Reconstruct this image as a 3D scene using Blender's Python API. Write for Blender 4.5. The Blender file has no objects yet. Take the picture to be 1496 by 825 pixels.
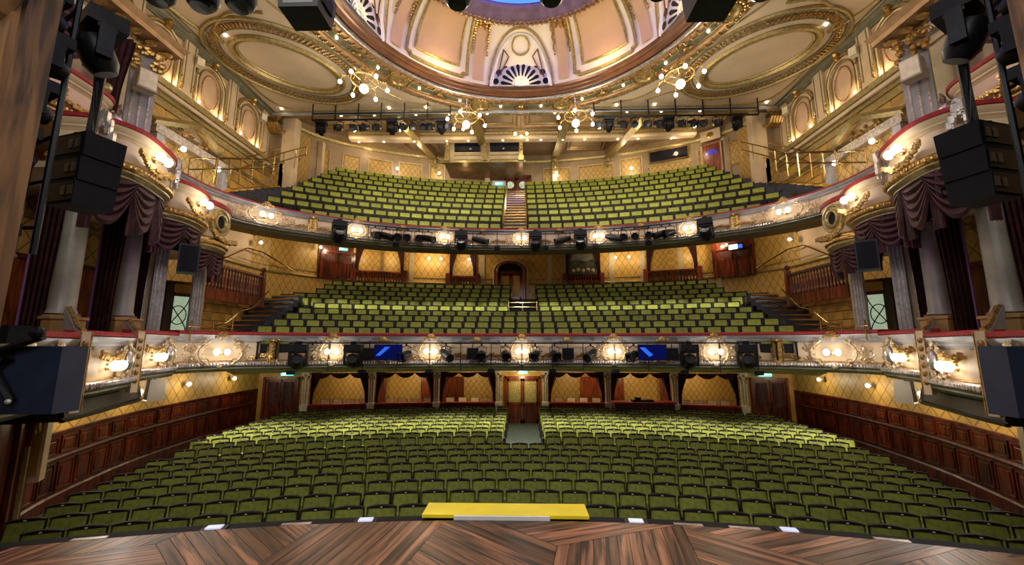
import bpy, math, random
from math import sin, cos, pi, radians, sqrt, atan2
from mathutils import Vector, Matrix
random.seed(7)
SC = bpy.context.scene
COL = SC.collection
Z0 = 3.6                      # height of the lens above the stalls floor; shapes below are given relative to the lens height

# ---------------------------------------------------------------- camera
cam_d = bpy.data.cameras.new('camera')
cam_d.sensor_width = 36.0
cam_d.lens = 36.0 * 594.0 / 1496.0
cam_d.clip_start = 0.05; cam_d.clip_end = 200
cam = bpy.data.objects.new('camera', cam_d)
cam.location = (0, 0, Z0)
cam.rotation_euler = (radians(90 + 8.9), 0, math.atan(14 / 594.0))
COL.objects.link(cam); SC.camera = cam

# ---------------------------------------------------------------- world, exposure
w = bpy.data.worlds.new('world'); SC.world = w; w.use_nodes = True
w.node_tree.nodes['Background'].inputs[0].default_value = (0.30, 0.27, 0.26, 1)
w.node_tree.nodes['Background'].inputs[1].default_value = 0.04
SC.view_settings.view_transform = 'Standard'
SC.view_settings.look = 'None'
SC.view_settings.gamma = 1
SC.view_settings.exposure = 0.0
SC.view_settings.use_curve_mapping = False

def light(kind, name, loc, energy, color=(1, .82, .6), size=.1, target=None, **kw):
    d = bpy.data.lights.new(name, kind); d.energy = energy; d.color = color
    if kind == 'AREA':
        d.shape = 'RECTANGLE'; d.size = size; d.size_y = kw.get('size_y', size)
    else:
        d.shadow_soft_size = size
    if kind == 'SPOT':
        d.spot_size = radians(kw.get('angle', 60)); d.spot_blend = kw.get('blend', .6)
    o = bpy.data.objects.new(name, d); o.location = (loc[0], loc[1], loc[2] + Z0)
    if target is not None:
        v = Vector(target) - Vector(loc)
        o.rotation_euler = v.to_track_quat('-Z', 'Y').to_euler()
    COL.objects.link(o)
    return o

# added soft general fill, unseen, overhead behind the camera
light('AREA', 'stage_fill_light', (0, -1.0, 6.5), 760, (1, .94, .86), 12, (0, 12, 0), size_y=4)
light('AREA', 'stage_floor_fill', (0, 1.5, 6.0), 130, (.75, .8, 1), 5, (0, 3.5, -2), size_y=2)  # added cool fill to brighten the stage boards, unseen
# dome lighting: warm tubes hidden on the rim ledge, violet tubes in the oculus cove
for k in range(10):
    a = 2 * pi * k / 10 + .3
    light('POINT', 'dome_rim_light', (5.2 * cos(a), 10.2 + 5.2 * sin(a), 11.15), 42, (1, .74, .36), .15)
for k in range(6):
    a = 2 * pi * k / 6
    light('POINT', 'oculus_light', (3.0 * cos(a), 10.2 + 3.0 * sin(a), 14.2), 120, (.2, .16, 1), .2)
light('POINT', 'dome_violet_light', (0, 10.2, 12.9), 60, (.45, .38, 1), .8)

# ---------------------------------------------------------------- materials
MATS = {}
def mat(name, col, rough=.6, metal=0., var=.12, scale=8., emit=None, strength=1., bump=0., spec=None, col2=None, coat=0., rnd=0.):
    if name in MATS: return MATS[name]
    m = bpy.data.materials.new(name); m.use_nodes = True
    nt = m.node_tree; b = nt.nodes['Principled BSDF']
    tc = nt.nodes.new('ShaderNodeTexCoord')
    nz = nt.nodes.new('ShaderNodeTexNoise'); nz.inputs['Scale'].default_value = scale; nz.inputs['Detail'].default_value = 3
    nt.links.new(tc.outputs['Object'], nz.inputs['Vector'])
    rp = nt.nodes.new('ShaderNodeValToRGB')
    c2 = col2 or tuple(min(1, c * (1 + var)) for c in col)
    c1 = tuple(c * (1 - var) for c in col)
    rp.color_ramp.elements[0].position = .35; rp.color_ramp.elements[1].position = .65
    rp.color_ramp.elements[0].color = (*c1, 1); rp.color_ramp.elements[1].color = (*c2, 1)
    nt.links.new(nz.outputs['Fac'], rp.inputs['Fac'])
    if rnd:   # each piece its own shade
        oi = nt.nodes.new('ShaderNodeObjectInfo'); hv = nt.nodes.new('ShaderNodeHueSaturation')
        nt.links.new(math_node(nt, 'ADD', math_node(nt, 'MULTIPLY', oi.outputs['Random'], rnd), 1 - rnd / 2), hv.inputs['Value'])
        nt.links.new(rp.outputs['Color'], hv.inputs['Color']); nt.links.new(hv.outputs['Color'], b.inputs['Base Color'])
    else: nt.links.new(rp.outputs['Color'], b.inputs['Base Color'])
    b.inputs['Roughness'].default_value = rough
    b.inputs['Metallic'].default_value = metal
    if coat: b.inputs['Coat Weight'].default_value = coat
    if spec is not None: b.inputs['Specular IOR Level'].default_value = spec
    if emit:
        b.inputs['Emission Color'].default_value = (*emit, 1); b.inputs['Emission Strength'].default_value = strength
        m.cycles.emission_sampling = 'NONE'
    if bump:
        bp = nt.nodes.new('ShaderNodeBump'); bp.inputs['Strength'].default_value = bump; bp.inputs['Distance'].default_value = .02
        nt.links.new(nz.outputs['Fac'], bp.inputs['Height']); nt.links.new(bp.outputs['Normal'], b.inputs['Normal'])
    MATS[name] = m
    return m

def math_node(nt, op, a, b=None, clamp=False):
    n = nt.nodes.new('ShaderNodeMath'); n.operation = op; n.use_clamp = clamp
    for i, v in enumerate((a, b)):
        if v is None: continue
        if isinstance(v, (int, float)): n.inputs[i].default_value = v
        else: nt.links.new(v, n.inputs[i])
    return n.outputs[0]

def lattice_mat(name, base, line, size=.5, lw=.1, rough=.45):
    """diamond trellis wallpaper; runs along the wall and z up it"""
    m = bpy.data.materials.new(name); m.use_nodes = True
    nt = m.node_tree; b = nt.nodes['Principled BSDF']
    tc = nt.nodes.new('ShaderNodeTexCoord'); sp = nt.nodes.new('ShaderNodeSeparateXYZ')
    nt.links.new(tc.outputs['Object'], sp.inputs[0])
    u = math_node(nt, 'SUBTRACT', sp.outputs[1], math_node(nt, 'ABSOLUTE', sp.outputs[0])); z = sp.outputs[2]
    u = math_node(nt, 'DIVIDE', u, size); v = math_node(nt, 'DIVIDE', z, size * 1.35)
    def line_(e):
        f = math_node(nt, 'FRACT', math_node(nt, 'ADD', e, 100.))
        return math_node(nt, 'LESS_THAN', math_node(nt, 'ABSOLUTE', math_node(nt, 'SUBTRACT', f, .5)), lw / 2)
    l = math_node(nt, 'MAXIMUM', line_(math_node(nt, 'ADD', u, v)), line_(math_node(nt, 'SUBTRACT', u, v)))
    # small flower in each diamond
    nz = nt.nodes.new('ShaderNodeTexNoise'); nz.inputs['Scale'].default_value = 9
    nt.links.new(tc.outputs['Object'], nz.inputs['Vector'])
    mx = nt.nodes.new('ShaderNodeMix'); mx.data_type = 'RGBA'
    nt.links.new(nz.outputs['Fac'], mx.inputs[0])
    mx.inputs[6].default_value = (*[c * .75 for c in base], 1); mx.inputs[7].default_value = (*[min(1, c * 1.25) for c in base], 1)
    m2 = nt.nodes.new('ShaderNodeMix'); m2.data_type = 'RGBA'
    nt.links.new(l, m2.inputs[0]); nt.links.new(mx.outputs[2], m2.inputs[6]); m2.inputs[7].default_value = (*line, 1)
    nt.links.new(m2.outputs[2], b.inputs['Base Color'])
    b.inputs['Roughness'].default_value = rough
    MATS[name] = m
    return m

def wood_mat(name, dark, lightc, scale=3., rough=.35, stretch=(1, 8, 8), bump=.1, coat=0., rnd=.7):
    m = bpy.data.materials.new(name); m.use_nodes = True
    nt = m.node_tree; b = nt.nodes['Principled BSDF']
    tc = nt.nodes.new('ShaderNodeTexCoord'); mp = nt.nodes.new('ShaderNodeMapping'); mp.inputs['Scale'].default_value = stretch
    oi0 = nt.nodes.new('ShaderNodeObjectInfo'); va = nt.nodes.new('ShaderNodeVectorMath'); va.operation = 'ADD'
    nt.links.new(tc.outputs['Object'], va.inputs[0]); nt.links.new(math_node(nt, 'MULTIPLY', oi0.outputs['Random'], 37.), va.inputs[1])
    nt.links.new(va.outputs[0], mp.inputs['Vector'])
    nz = nt.nodes.new('ShaderNodeTexNoise'); nz.inputs['Scale'].default_value = scale; nz.inputs['Detail'].default_value = 6
    nz.inputs['Distortion'].default_value = .6
    nt.links.new(mp.outputs[0], nz.inputs['Vector'])
    rp = nt.nodes.new('ShaderNodeValToRGB'); rp.color_ramp.elements[0].position = .38; rp.color_ramp.elements[1].position = .62
    rp.color_ramp.elements[0].color = (*dark, 1); rp.color_ramp.elements[1].color = (*lightc, 1)
    nt.links.new(nz.outputs['Fac'], rp.inputs['Fac'])
    oi = nt.nodes.new('ShaderNodeObjectInfo')
    hv = nt.nodes.new('ShaderNodeHueSaturation')
    nt.links.new(math_node(nt, 'ADD', math_node(nt, 'MULTIPLY', oi.outputs['Random'], rnd), 1 - rnd / 2), hv.inputs['Value'])
    nt.links.new(rp.outputs['Color'], hv.inputs['Color'])
    nt.links.new(hv.outputs['Color'], b.inputs['Base Color'])
    b.inputs['Roughness'].default_value = rough
    if coat: b.inputs['Coat Weight'].default_value = coat
    bp = nt.nodes.new('ShaderNodeBump'); bp.inputs['Strength'].default_value = bump; bp.inputs['Distance'].default_value = .01
    nt.links.new(nz.outputs['Fac'], bp.inputs['Height']); nt.links.new(bp.outputs['Normal'], b.inputs['Normal'])
    MATS[name] = m
    return m

M = dict(
    cream=mat('cream plaster', (.66, .50, .31), .55, 0, .08, 2.),
    pink=mat('pink plaster', (.62, .42, .27), .6, 0, .08, 1.5),
    ceilc=mat('pale ceiling plaster', (.58, .46, .31), .65, 0, .10, .8),
    dome=mat('ivory dome plaster', (.78, .68, .55), .6, 0, .05, 1.),
    domep=mat('peach dome panel', (.55, .35, .20), .6, 0, .06, 1.),
    gold=mat('gilding', (.50, .31, .10), .34, .8, .35, 14., bump=.3),
    goldp=mat('gold paint', (.34, .25, .09), .38, .4, .25, 10., bump=.2),
    silver=mat('silver gilt', (.52, .46, .42), .3, .75, .3, 12., bump=.3),
    colm=mat('column marble paint', (.27, .25, .21), .4, .05, .18, 2.),
    grey=mat('blue grey paint', (.36, .34, .34), .45, .1, .15, 3.),
    green=mat('grey green paint', (.17, .16, .10), .4, .2, .2, 5.),
    rim=mat('brown dome rim', (.13, .05, .02), .35, .2, .2, 3.),
    beam=mat('brown gold beam', (.33, .19, .08), .4, .3, .2, 4.),
    red=mat('red velvet', (.30, .012, .012), .7, 0, .25, 20.),
    maroon=mat('maroon velvet', (.060, .014, .016), .7, 0, .4, 6., bump=.2),
    mahog=wood_mat('mahogany', (.04, .007, .003), (.19, .033, .011), 2.5, .28, (4, 4, .5)),
    doorw=wood_mat('red door wood', (.09, .018, .006), (.26, .06, .018), 2.5, .3, (5, 5, .5)),
    timber=wood_mat('rough timber', (.05, .024, .010), (.24, .115, .038), 1.6, .7, (4, 4, .5), .5),
    plank=wood_mat('stage plank', (.026, .011, .008), (.27, .115, .055), 1.6, .30, (.8, 12, 1), .05, rnd=1.2),
    seat=mat('green velvet', (.17, .195, .018), .75, 0, .25, 9., rnd=.25),
    seatc=mat('brightened green velvet', (.215, .24, .025), .75, 0, .22, 9., rnd=.45),  # green brightened and varied per seat to imitate patchy light on pads
    frame=mat('dark seat frame', (.012, .008, .006), .6, 0, .3, 6., spec=.2),
    plate=mat('number plate', (.7, .66, .55), .3, .3, .1),
    carpet=mat('blue green carpet', (.055, .072, .060), .9, 0, .75, 22.),
    carpetv=mat('slate carpet', (.042, .041, .052), .9, 0, .3, 40.),
    brass=mat('brass', (.72, .52, .20), .2, 1., .1, 8.),
    black=mat('black metal', (.007, .007, .009), .42, .2, .4, 10., spec=.3),
    blackm=mat('matt black', (.005, .005, .007), .7, 0, .3, 10., spec=.2),
    lens=mat('dark lens', (.012, .013, .018), .25, .0, .2, 4.),
    navy=mat('navy painted board', (.022, .030, .062), .5, 0, .15, 4.),
    yellow=mat('yellow paint', (.92, .72, .02), .45, 0, .05, 3.),
    white=mat('white paint', (.75, .74, .72), .5, 0, .05, 3.),
    offw=mat('speaker white', (.46, .40, .29), .5, 0, .08, 4.),
    chair=mat('cream chair cloth', (.85, .74, .52), .7, 0, .1, 8.),
    ochre=mat('ochre block', (.52, .29, .055), .5, 0, .22, 1.6, rnd=.3),
    joint=mat('dark joint', (.05, .028, .012), .7, 0, .2, 4.),
    stone=mat('warm stone paint', (.42, .33, .20), .5, 0, .12, 2.),
    tan=mat('tan wall paint', (.34, .235, .13), .5, 0, .12, 2.),
    plinth=mat('ochre plinth', (.36, .20, .07), .5, 0, .15, 3.),
    glow=mat('lit globe', (1, .95, .85), .3, 0, 0, 3., emit=(1, .90, .74), strength=6.),
    star=mat('bare bulb', (1, .95, .85), .3, 0, 0, 3., emit=(1, .92, .80), strength=30.),
    down=mat('downlight lamp', (1, .95, .85), .3, 0, 0, 3., emit=(1, .85, .6), strength=14.),
    exitg=mat('exit sign green', (.02, .5, .35), .4, 0, 0, 3., emit=(.10, .85, .75), strength=1.0),
    exitw=mat('exit sign white', (.9, .9, .9), .4, 0, 0, 3., emit=(.75, 1, 1), strength=1.3),
    cartm=mat('pale gilding', (.72, .56, .34), .33, .55, .3, 14., bump=.3),
    umber=mat('dark umber gloss', (.045, .036, .022), .3, .1, .3, 5.),
    trac=mat('grey tracery', (.42, .40, .42), .5, 0, .1, 5.),
    pale=mat('pale grey gilt paint', (.74, .70, .60), .4, .05, .12, 6.),
    blue=mat('deep blue screen', (.0, .0, .05), .2, 0, 0, 3., emit=(.001, .003, .045), strength=1.),
    blueb=mat('bright blue bar', (.05, .2, .9), .2, 0, 0, 3., emit=(.01, .08, .60), strength=1.),
    ocu=mat('violet brown ring', (.20, .13, .20), .4, .2, .2, 3.),
    violet=mat('oculus cove', (.45, .42, .62), .5, 0, .05, 2.),
    glass=mat('leaded glass', (.35, .40, .25), .15, 0, .5, 5., emit=(.5, .62, .42), strength=.55),
    booth=mat('dark booth glass', (.012, .014, .022), .06, .2, .3, 2.),
    lattice=lattice_mat('gold trellis wallpaper', (.56, .33, .075), (.22, .11, .025), .42, .08),
    lattice2=lattice_mat('fine gold trellis wallpaper', (.50, .31, .08), (.20, .10, .03), .30, .10),
)

# ---------------------------------------------------------------- mesh builder
class MB:
    def __init__(s): s.v = []; s.f = []
    def add(s, vs, fs):
        n = len(s.v); s.v.extend(tuple(p) for p in vs); s.f.extend(tuple(i + n for i in f) for f in fs); return s
    def join(s, o, mtx=None):
        vs = o.v if mtx is None else [tuple(mtx @ Vector(p)) for p in o.v]
        fl = mtx is not None and mtx.determinant() < 0
        return s.add(vs, [tuple(reversed(f)) for f in o.f] if fl else o.f)
    def box(s, cx, cy, cz, sx, sy, sz, rz=0, taper=1.):
        c, d = cos(rz), sin(rz); vs = []
        for k in (-1, 1):
            t = taper if k > 0 else 1
            for i, j in ((-1, -1), (1, -1), (1, 1), (-1, 1)):
                x, y = i * sx / 2 * t, j * sy / 2 * t
                vs.append((cx + x * c - y * d, cy + x * d + y * c, cz + k * sz / 2))
        return s.add(vs, [(3, 2, 1, 0), (4, 5, 6, 7), (0, 1, 5, 4), (1, 2, 6, 5), (2, 3, 7, 6), (3, 0, 4, 7)])
    def bb(s, x0, x1, y0, y1, z0, z1): return s.box((x0 + x1) / 2, (y0 + y1) / 2, (z0 + z1) / 2, x1 - x0, y1 - y0, z1 - z0)
    def tube(s, pts, r, n=6, closed=False, rs=None):
        pts = [Vector(p) for p in pts]; m = len(pts); up = Vector((0, 0, 1)); rings = []
        for i, p in enumerate(pts):
            a = pts[i - 1] if (i > 0 or closed) else p; b = pts[(i + 1) % m] if (i < m - 1 or closed) else p
            t = (b - a); t = t.normalized() if t.length > 1e-9 else Vector((1, 0, 0))
            u = t.cross(up)
            if u.length < .05: u = t.cross(Vector((0, 1, 0)))
            u.normalize(); v = u.cross(t); rr = rs[i] if rs else r
            rings.append([p + rr * (cos(2 * pi * k / n) * u + sin(2 * pi * k / n) * v) for k in range(n)])
        vs = [q for g in rings for q in g]; fs = []
        for i in range(m if closed else m - 1):
            for k in range(n):
                a, b = i * n + k, i * n + (k + 1) % n; c, d = ((i + 1) % m) * n + (k + 1) % n, ((i + 1) % m) * n + k
                fs.append((a, b, c, d))
        if not closed: fs += [tuple(range(n)), tuple(reversed(range((m - 1) * n, m * n)))]
        return s.add(vs, fs)
    def lathe(s, prof, c=(0, 0, 0), n=16, a0=0, a1=2 * pi, axis='z'):
        full = abs(a1 - a0 - 2 * pi) < 1e-6; m = n if full else n + 1; vs = []
        for i in range(m):
            a = a0 + (a1 - a0) * i / n
            for r, z in prof:
                if axis == 'z': p = (r * cos(a), r * sin(a), z)
                elif axis == 'y': p = (r * cos(a), z, r * sin(a))
                else: p = (z, r * cos(a), r * sin(a))
                vs.append((c[0] + p[0], c[1] + p[1], c[2] + p[2]))
        k = len(prof); fs = []
        for i in range(n):
            for j in range(k - 1):
                a = i * k + j; b = ((i + 1) % m) * k + j
                fs.append((a, b, b + 1, a + 1))
        return s.add(vs, fs)
    def ball(s, c, r, n=8, m=5, sx=1, sy=1, sz=1, mtx=None):
        vs = [(0, 0, -1)]
        for j in range(1, m):
            t = -pi / 2 + pi * j / m
            vs += [(cos(t) * cos(2 * pi * i / n), cos(t) * sin(2 * pi * i / n), sin(t)) for i in range(n)]
        vs.append((0, 0, 1)); fs = []
        for i in range(n): fs.append((0, 1 + (i + 1) % n, 1 + i))
        for j in range(m - 2):
            for i in range(n):
                a = 1 + j * n + i; b = 1 + j * n + (i + 1) % n; fs.append((a, b, b + n, a + n))
        L = len(vs) - 1; o = 1 + (m - 2) * n
        for i in range(n): fs.append((o + i, o + (i + 1) % n, L))
        q = [Vector((x * r * sx, y * r * sy, z * r * sz)) for x, y, z in vs]
        if mtx is not None: q = [mtx @ p for p in q]
        return s.add([(p[0] + c[0], p[1] + c[1], p[2] + c[2]) for p in q], fs)
    def sweep(s, path, prof, closed=True, caps=True, zf=None):
        """plan path (x,y) list; profile (out, z) list; out points to the right of travel"""
        m = len(path); k = len(prof); vs = []
        for i, (x, y) in enumerate(path):
            def dr(a, b):
                d = Vector((path[b][0] - path[a][0], path[b][1] - path[a][1])); return d.normalized() if d.length > 0 else d
            d1 = dr(max(i - 1, 0), max(i, 1)) if i > 0 else dr(0, 1)
            d2 = dr(i, i + 1) if i < m - 1 else d1
            d = (d1 + d2); d = d.normalized() if d.length > 1e-6 else d1
            sc_ = 1 / max(.5, d.dot(d1)); n = Vector((d.y, -d.x)) * sc_
            dz = zf(x, y) if zf else 0
            vs += [(x + n.x * o, y + n.y * o, z + dz) for o, z in prof]
        fs = []
        for i in range(m - 1):
            for j in range(k if closed else k - 1):
                a, b = i * k + j, i * k + (j + 1) % k; fs.append((b, a, a + k, b + k))
        if closed and caps: fs += [tuple(range(k)), tuple(reversed(range((m - 1) * k, m * k)))]
        return s.add(vs, fs)
    def plate(s, poly, y0, y1):
        """x-z polygon extruded along y (y0 front)"""
        n = len(poly); vs = [(x, y0, z) for x, z in poly] + [(x, y1, z) for x, z in poly]
        fs = [tuple(range(n)), tuple(reversed(range(n, 2 * n)))]
        fs += [((i + 1) % n, i, i + n, (i + 1) % n + n) for i in range(n)]
        return s.add(vs, fs)
    def slab(s, poly, z0, z1):
        n = len(poly); vs = [(x, y, z1) for x, y in poly] + [(x, y, z0) for x, y in poly]
        fs = [tuple(range(n)), tuple(reversed(range(n, 2 * n)))]
        fs += [((i + 1) % n, i, i + n, (i + 1) % n + n) for i in range(n)]
        return s.add(vs, fs)
    def mir(s):
        o = MB(); o.v = [(-x, y, z) for x, y, z in s.v]; o.f = [tuple(reversed(f)) for f in s.f]; return o
    def mesh(s, name, m, smooth=False):
        me = bpy.data.meshes.new(name); me.from_pydata([tuple(p) for p in s.v], [], s.f); me.validate(); me.update()
        if m is not None: me.materials.append(m)
        if smooth:
            me.polygons.foreach_set('use_smooth', [True] * len(me.polygons))
            try: me.set_sharp_from_angle(angle=radians(38))
            except Exception: pass
        return me

def link(name, me, loc=(0, 0, 0), rz=0, parent=None, scale=None, rot=None):
    o = bpy.data.objects.new(name, me); COL.objects.link(o)
    if parent is None: o.location = (loc[0], loc[1], loc[2] + Z0)
    else: o.parent = parent; o.location = loc
    o.rotation_euler = rot if rot else (0, 0, rz)
    if scale: o.scale = scale if not isinstance(scale, (int, float)) else (scale,) * 3
    return o
def part(name, mb, m, parent, loc=(0, 0, 0), rz=0, smooth=False, **k):
    me = mb if isinstance(mb, bpy.types.Mesh) else mb.mesh(name, m, smooth)
    return link(name, me, loc, rz, parent, **k)
def struct(name, mb, m, smooth=False, loc=(0, 0, 0), rz=0):
    o = link(name, mb.mesh(name, m, smooth) if mb is not None else None, loc, rz); o['kind'] = 'structure'; return o
def tag(o, label, cat, group=None, kind=None):
    o['label'] = label; o['category'] = cat
    if group: o['group'] = group
    if kind: o['kind'] = kind
    return o
def thing(name, label, cat, loc=(0, 0, 0), rz=0, group=None, me=None, **k):
    return tag(link(name, me, loc, rz, None, **k), label, cat, group)
def copy_tree(o, parent=None):
    c = o.copy(); COL.objects.link(c)
    if parent is not None: c.parent = parent
    for ch in list(o.children): copy_tree(ch, c)
    return c

def smooth_path(pts, n=6):
    out = []
    P = [Vector(p) for p in pts]; P = [P[0] * 2 - P[1]] + P + [P[-1] * 2 - P[-2]]
    for i in range(1, len(P) - 2):
        for k in range(n):
            t = k / n; a, b, c, d = P[i - 1:i + 3]
            out.append(tuple(.5 * ((2 * b) + (c - a) * t + (2 * a - 5 * b + 4 * c - d) * t * t + (3 * b - a - 3 * c + d) * t ** 3)))
    out.append(tuple(P[-2])); return out
def both(left):   # left half from the side to the centre (x<=0) -> full path left to right
    return left + [(-x, y) for x, y in reversed(left[:-1])]
def path_at_x(path, x):
    best = None
    for i in range(len(path) - 1):
        a, b = path[i], path[i + 1]
        if (a[0] - x) * (b[0] - x) <= 0 and a[0] != b[0]:
            t = (x - a[0]) / (b[0] - a[0]); d = Vector((b[0] - a[0], b[1] - a[1])).normalized()
            best = (x, a[1] + t * (b[1] - a[1]), atan2(d.y, d.x))
            break
    return best
ORD = ['zeroth', 'first', 'second', 'third', 'fourth', 'fifth', 'sixth', 'seventh', 'eighth', 'ninth', 'tenth', 'eleventh', 'twelfth', 'thirteenth',
       'fourteenth', 'fifteenth', 'sixteenth', 'seventeenth', 'eighteenth', 'nineteenth', 'twentieth', 'twenty-first', 'twenty-second']

# ================================================================ THE SETTING
# ---- plan curves (left half, from the side to the centre; x negative is the left of the picture)
C1 = both([(-9.30, 10.80), (-9.28, 11.30), (-8.95, 11.95), (-8.3, 12.45), (-7.0, 12.98), (-5.0, 13.45), (-2.5, 13.92), (0, 14.05)])
C1 = smooth_path(C1, 5)
C2 = both([(-9.62, 9.3), (-9.66, 10.6), (-9.64, 11.7), (-9.35, 12.7), (-8.75, 13.6), (-7.85, 14.35), (-5.55, 15.68), (-2.9, 16.35), (0, 16.6)])
C2 = smooth_path(C2, 5)

# ---- stalls floor, following the shallow dish of the rake
def stalls_floor(y):
    for (a, za), (b, zb) in zip([(4.6, -3.60), (7.6, -3.60), (13.2, -3.80), (20.8, -3.68)], [(7.6, -3.60), (13.2, -3.80), (20.8, -3.68), (26, -3.68)]):
        if y <= b: return za + (zb - za) * (y - a) / (b - a)
    return -3.68
mb = MB(); ys = [4.6 + i * .4 for i in range(42)] + [23]
for i in range(len(ys) - 1):
    a, b = ys[i], ys[i + 1]; za, zb = stalls_floor(a), stalls_floor(b)
    mb.add([(-13.5, a, za), (13.5, a, za), (13.5, b, zb), (-13.5, b, zb)], [(0, 1, 2, 3)])
floor_s = struct('floor', mb, MATS['blue green carpet'])

# ---- rows of the three tiers: (centre y, radius, floor z)
def lerp(a, b, t): return a + (b - a) * t
ST = [(7.58 + .775 * k, 21.5 + .2 * k, lerp(-2.71, -2.92, k / 7)) for k in range(8)] + [(13.85 + .66 * k, 23 + .5 * k, lerp(-2.88, -2.80, k / 9)) for k in range(10)]
c1z = [.40, .655, .93, 1.21, 1.48, 1.76, 2.05, 2.32, 2.64, 2.96, 3.27]
R1 = [(14.50 + .74 * k, 18 + .9 * k, c1z[k]) for k in range(11)]
c2y = [327, 317, 307.6, 298.9, 291.1, 283.9, 276.8, 270.8, 265.5]
R2 = []
for k in range(9):
    yc = 17.12 + .74 * k; v = c2y[k] - 412.5
    R2.append((yc, yc + .6, yc * (91.9 - .988 * v) / (586.8 + .1547 * v)))
def row_y(row, x): return row[0] - row[1] + sqrt(max(.01, row[1] ** 2 - x * x))

def terrace(name, rows, drop, W, m, front, front_z, back):
    mb = MB(); N = 28; xs = [-W + 2 * W * i / N for i in range(N + 1)]
    prof = []
    for x in xs:
        col = [(front(x), front_z)]
        for k, r in enumerate(rows):
            z = r[2] - drop; y = row_y(r, x)
            y0 = max(y - .42, front(x)); y1 = max(y + .32, y0 + .02)
            if k == len(rows) - 1: y1 = back(x)
            col += [(y0, z), (y1, z)]
        prof.append(col)
    n = len(prof[0])
    vs = [(x, y, z) for x, c in zip(xs, prof) for y, z in c]
    fs = [(i * n + j, (i + 1) * n + j, (i + 1) * n + j + 1, i * n + j + 1) for i in range(N) for j in range(n - 1)]
    mb.add(vs, fs); return struct(name, mb, m)
def front_of(path, off):
    def f(x):
        q = path_at_x(path, max(-9.2, min(9.2, x)))
        return (q[1] if q else path[0][1]) + off
    return f
back1 = lambda x: 23.4
terrace('floor', R1, .80, 11.6, MATS['slate carpet'], front_of(C1, .2), -.45, lambda x: 23.6)
terrace('floor', R2, .80, 10.75, MATS['slate carpet'], front_of(C2, .2), 4.2, lambda x: 24.6)

# ---- balcony fronts: each is a structure with its velvet rail, cornice, panels, mouldings and lip as parts
def fascia(name, path, zr, zl, lip_m='green', panel_m='cream', back=.22, deep=.9, leaf=True, gold=False):
    h = (zr - zl) / 1.154
    def Z(z): return zl + (z + .744) * h
    root = struct(name, None, None)
    def sw(n, prof, m, sm=False):
        return part(n, MB().sweep(path, [(o, Z(z)) for o, z in prof]), m, root, smooth=sm)
    if gold: sw('velvet_rail', [(-back - .06, .33), (.08, .31), (.14, .35), (.14, .44), (.06, .48), (-back - .04, .48)], M['red'])
    else: sw('velvet_rail', [(-back - .06, .33), (.07, .32), (.11, .355), (.10, .41), (.03, .435), (-back - .04, .435)], M['red'])
    sw('cornice', [(-back, .10), (.0, .10), (.02, .15), (.05, .17), (.05, .21), (.09, .25), (.12, .33), (-back, .33)], M['cream'] if gold else M['grey'], True)
    sw('panel', [(-back, -.50), (-.01, -.50), (.04, -.34), (.05, -.18), (.02, .02), (-.01, .10), (-back, .10)], M[panel_m], True)
    sw('lower_moulding', [(-back, -.62), (.07, -.62), (.13, -.58), (.14, -.53), (.11, -.47), (.05, -.44), (-back, -.44)], M['gold'] if gold else M['silver'], True)
    sw('bead', [(.0, -.455), (.075, -.455), (.085, -.435), (.06, -.415), (.0, -.415)], M['gold'])
    sw('lip', [(-deep, -.744), (-.08, -.744), (.03, -.72), (.09, -.66), (.09, -.62), (-deep, -.62)], M[lip_m], True)
    if leaf:   # egg and leaf run on the lower moulding
        mb = MB(); acc = 0
        step = .085
        for i in range(len(path) - 1):
            a, b = Vector(path[i]), Vector(path[i + 1]); L = (b - a).length
            if L < 1e-6: continue
            d = (b - a) / L; n = Vector((d.y, -d.x)); t = step - acc
            while t <= L:
                p = a + d * t + n * .135; mb.ball((p.x, p.y, Z(-.53)), .034 * h, 5, 3, 1, .9, 1.7); t += step
            acc = L - (t - step)
        o = part('leaf_run', mb, M['gold'] if gold else M['silver'], root); o['kind'] = 'stuff'
    root['h'] = h
    return root, Z
f1, Z1 = fascia('circle_front', C1, .41, -.744)
f2, Z2 = fascia('balcony_front', C2, 4.87, 4.0)

# soffits under the two circles
def soffit(name, path, z0, off, bands, m):
    """bands: list of (fraction to back line y=yb, z)"""
    mb = MB(); yb = bands[-1][2]; rows = []
    for x, y in path:
        rows.append([(x * (1 + .12 * f), lerp(y + off, yb, f), z) for f, z, _ in bands])
    k = len(bands); vs = [p for r in rows for p in r]
    fs = [(i * k + j, (i + 1) * k + j, (i + 1) * k + j + 1, i * k + j + 1) for i in range(len(path) - 1) for j in range(k - 1)]
    return struct(name, mb.add(vs, fs), m, True)
soffit('ceiling', C1, 0, .5, [(0, -.70, 22), (.12, -.66, 22), (.2, -.95, 22), (.8, -1.0, 22), (1, -1.0, 22.6)], M['stone'])
soffit('ceiling', C2, 0, .7, [(0, 4.04, 22), (.10, 4.06, 22), (.16, 4.45, 22), (.5, 5.0, 22), (1, 5.5, 23.4)], M['ceilc'])
# the flat band behind the balcony lip, with long oval medallions as parts
band = struct('soffit_band', MB().sweep(C2, [(-1.15, 4.02), (-.05, 3.99), (-.05, 4.03), (-1.15, 4.08)]), M['green'])
for s in (-1, 1):
    for x in (1.35, 3.9, 6.4):
        q = path_at_x(C2, s * x)
        pts = [(q[0] + .75 * cos(a) * cos(q[2]) - (.55 + .22 * sin(a)) * -sin(q[2]) * 0 + 0, q[1] + .55 + .75 * cos(a) * sin(q[2]) + .2 * sin(a), 3.985 - 0) for a in [2 * pi * i / 24 for i in range(24)]]
        part('oval_medallion', MB().tube(pts, .022, 5, True), M['goldp'], band)

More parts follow.
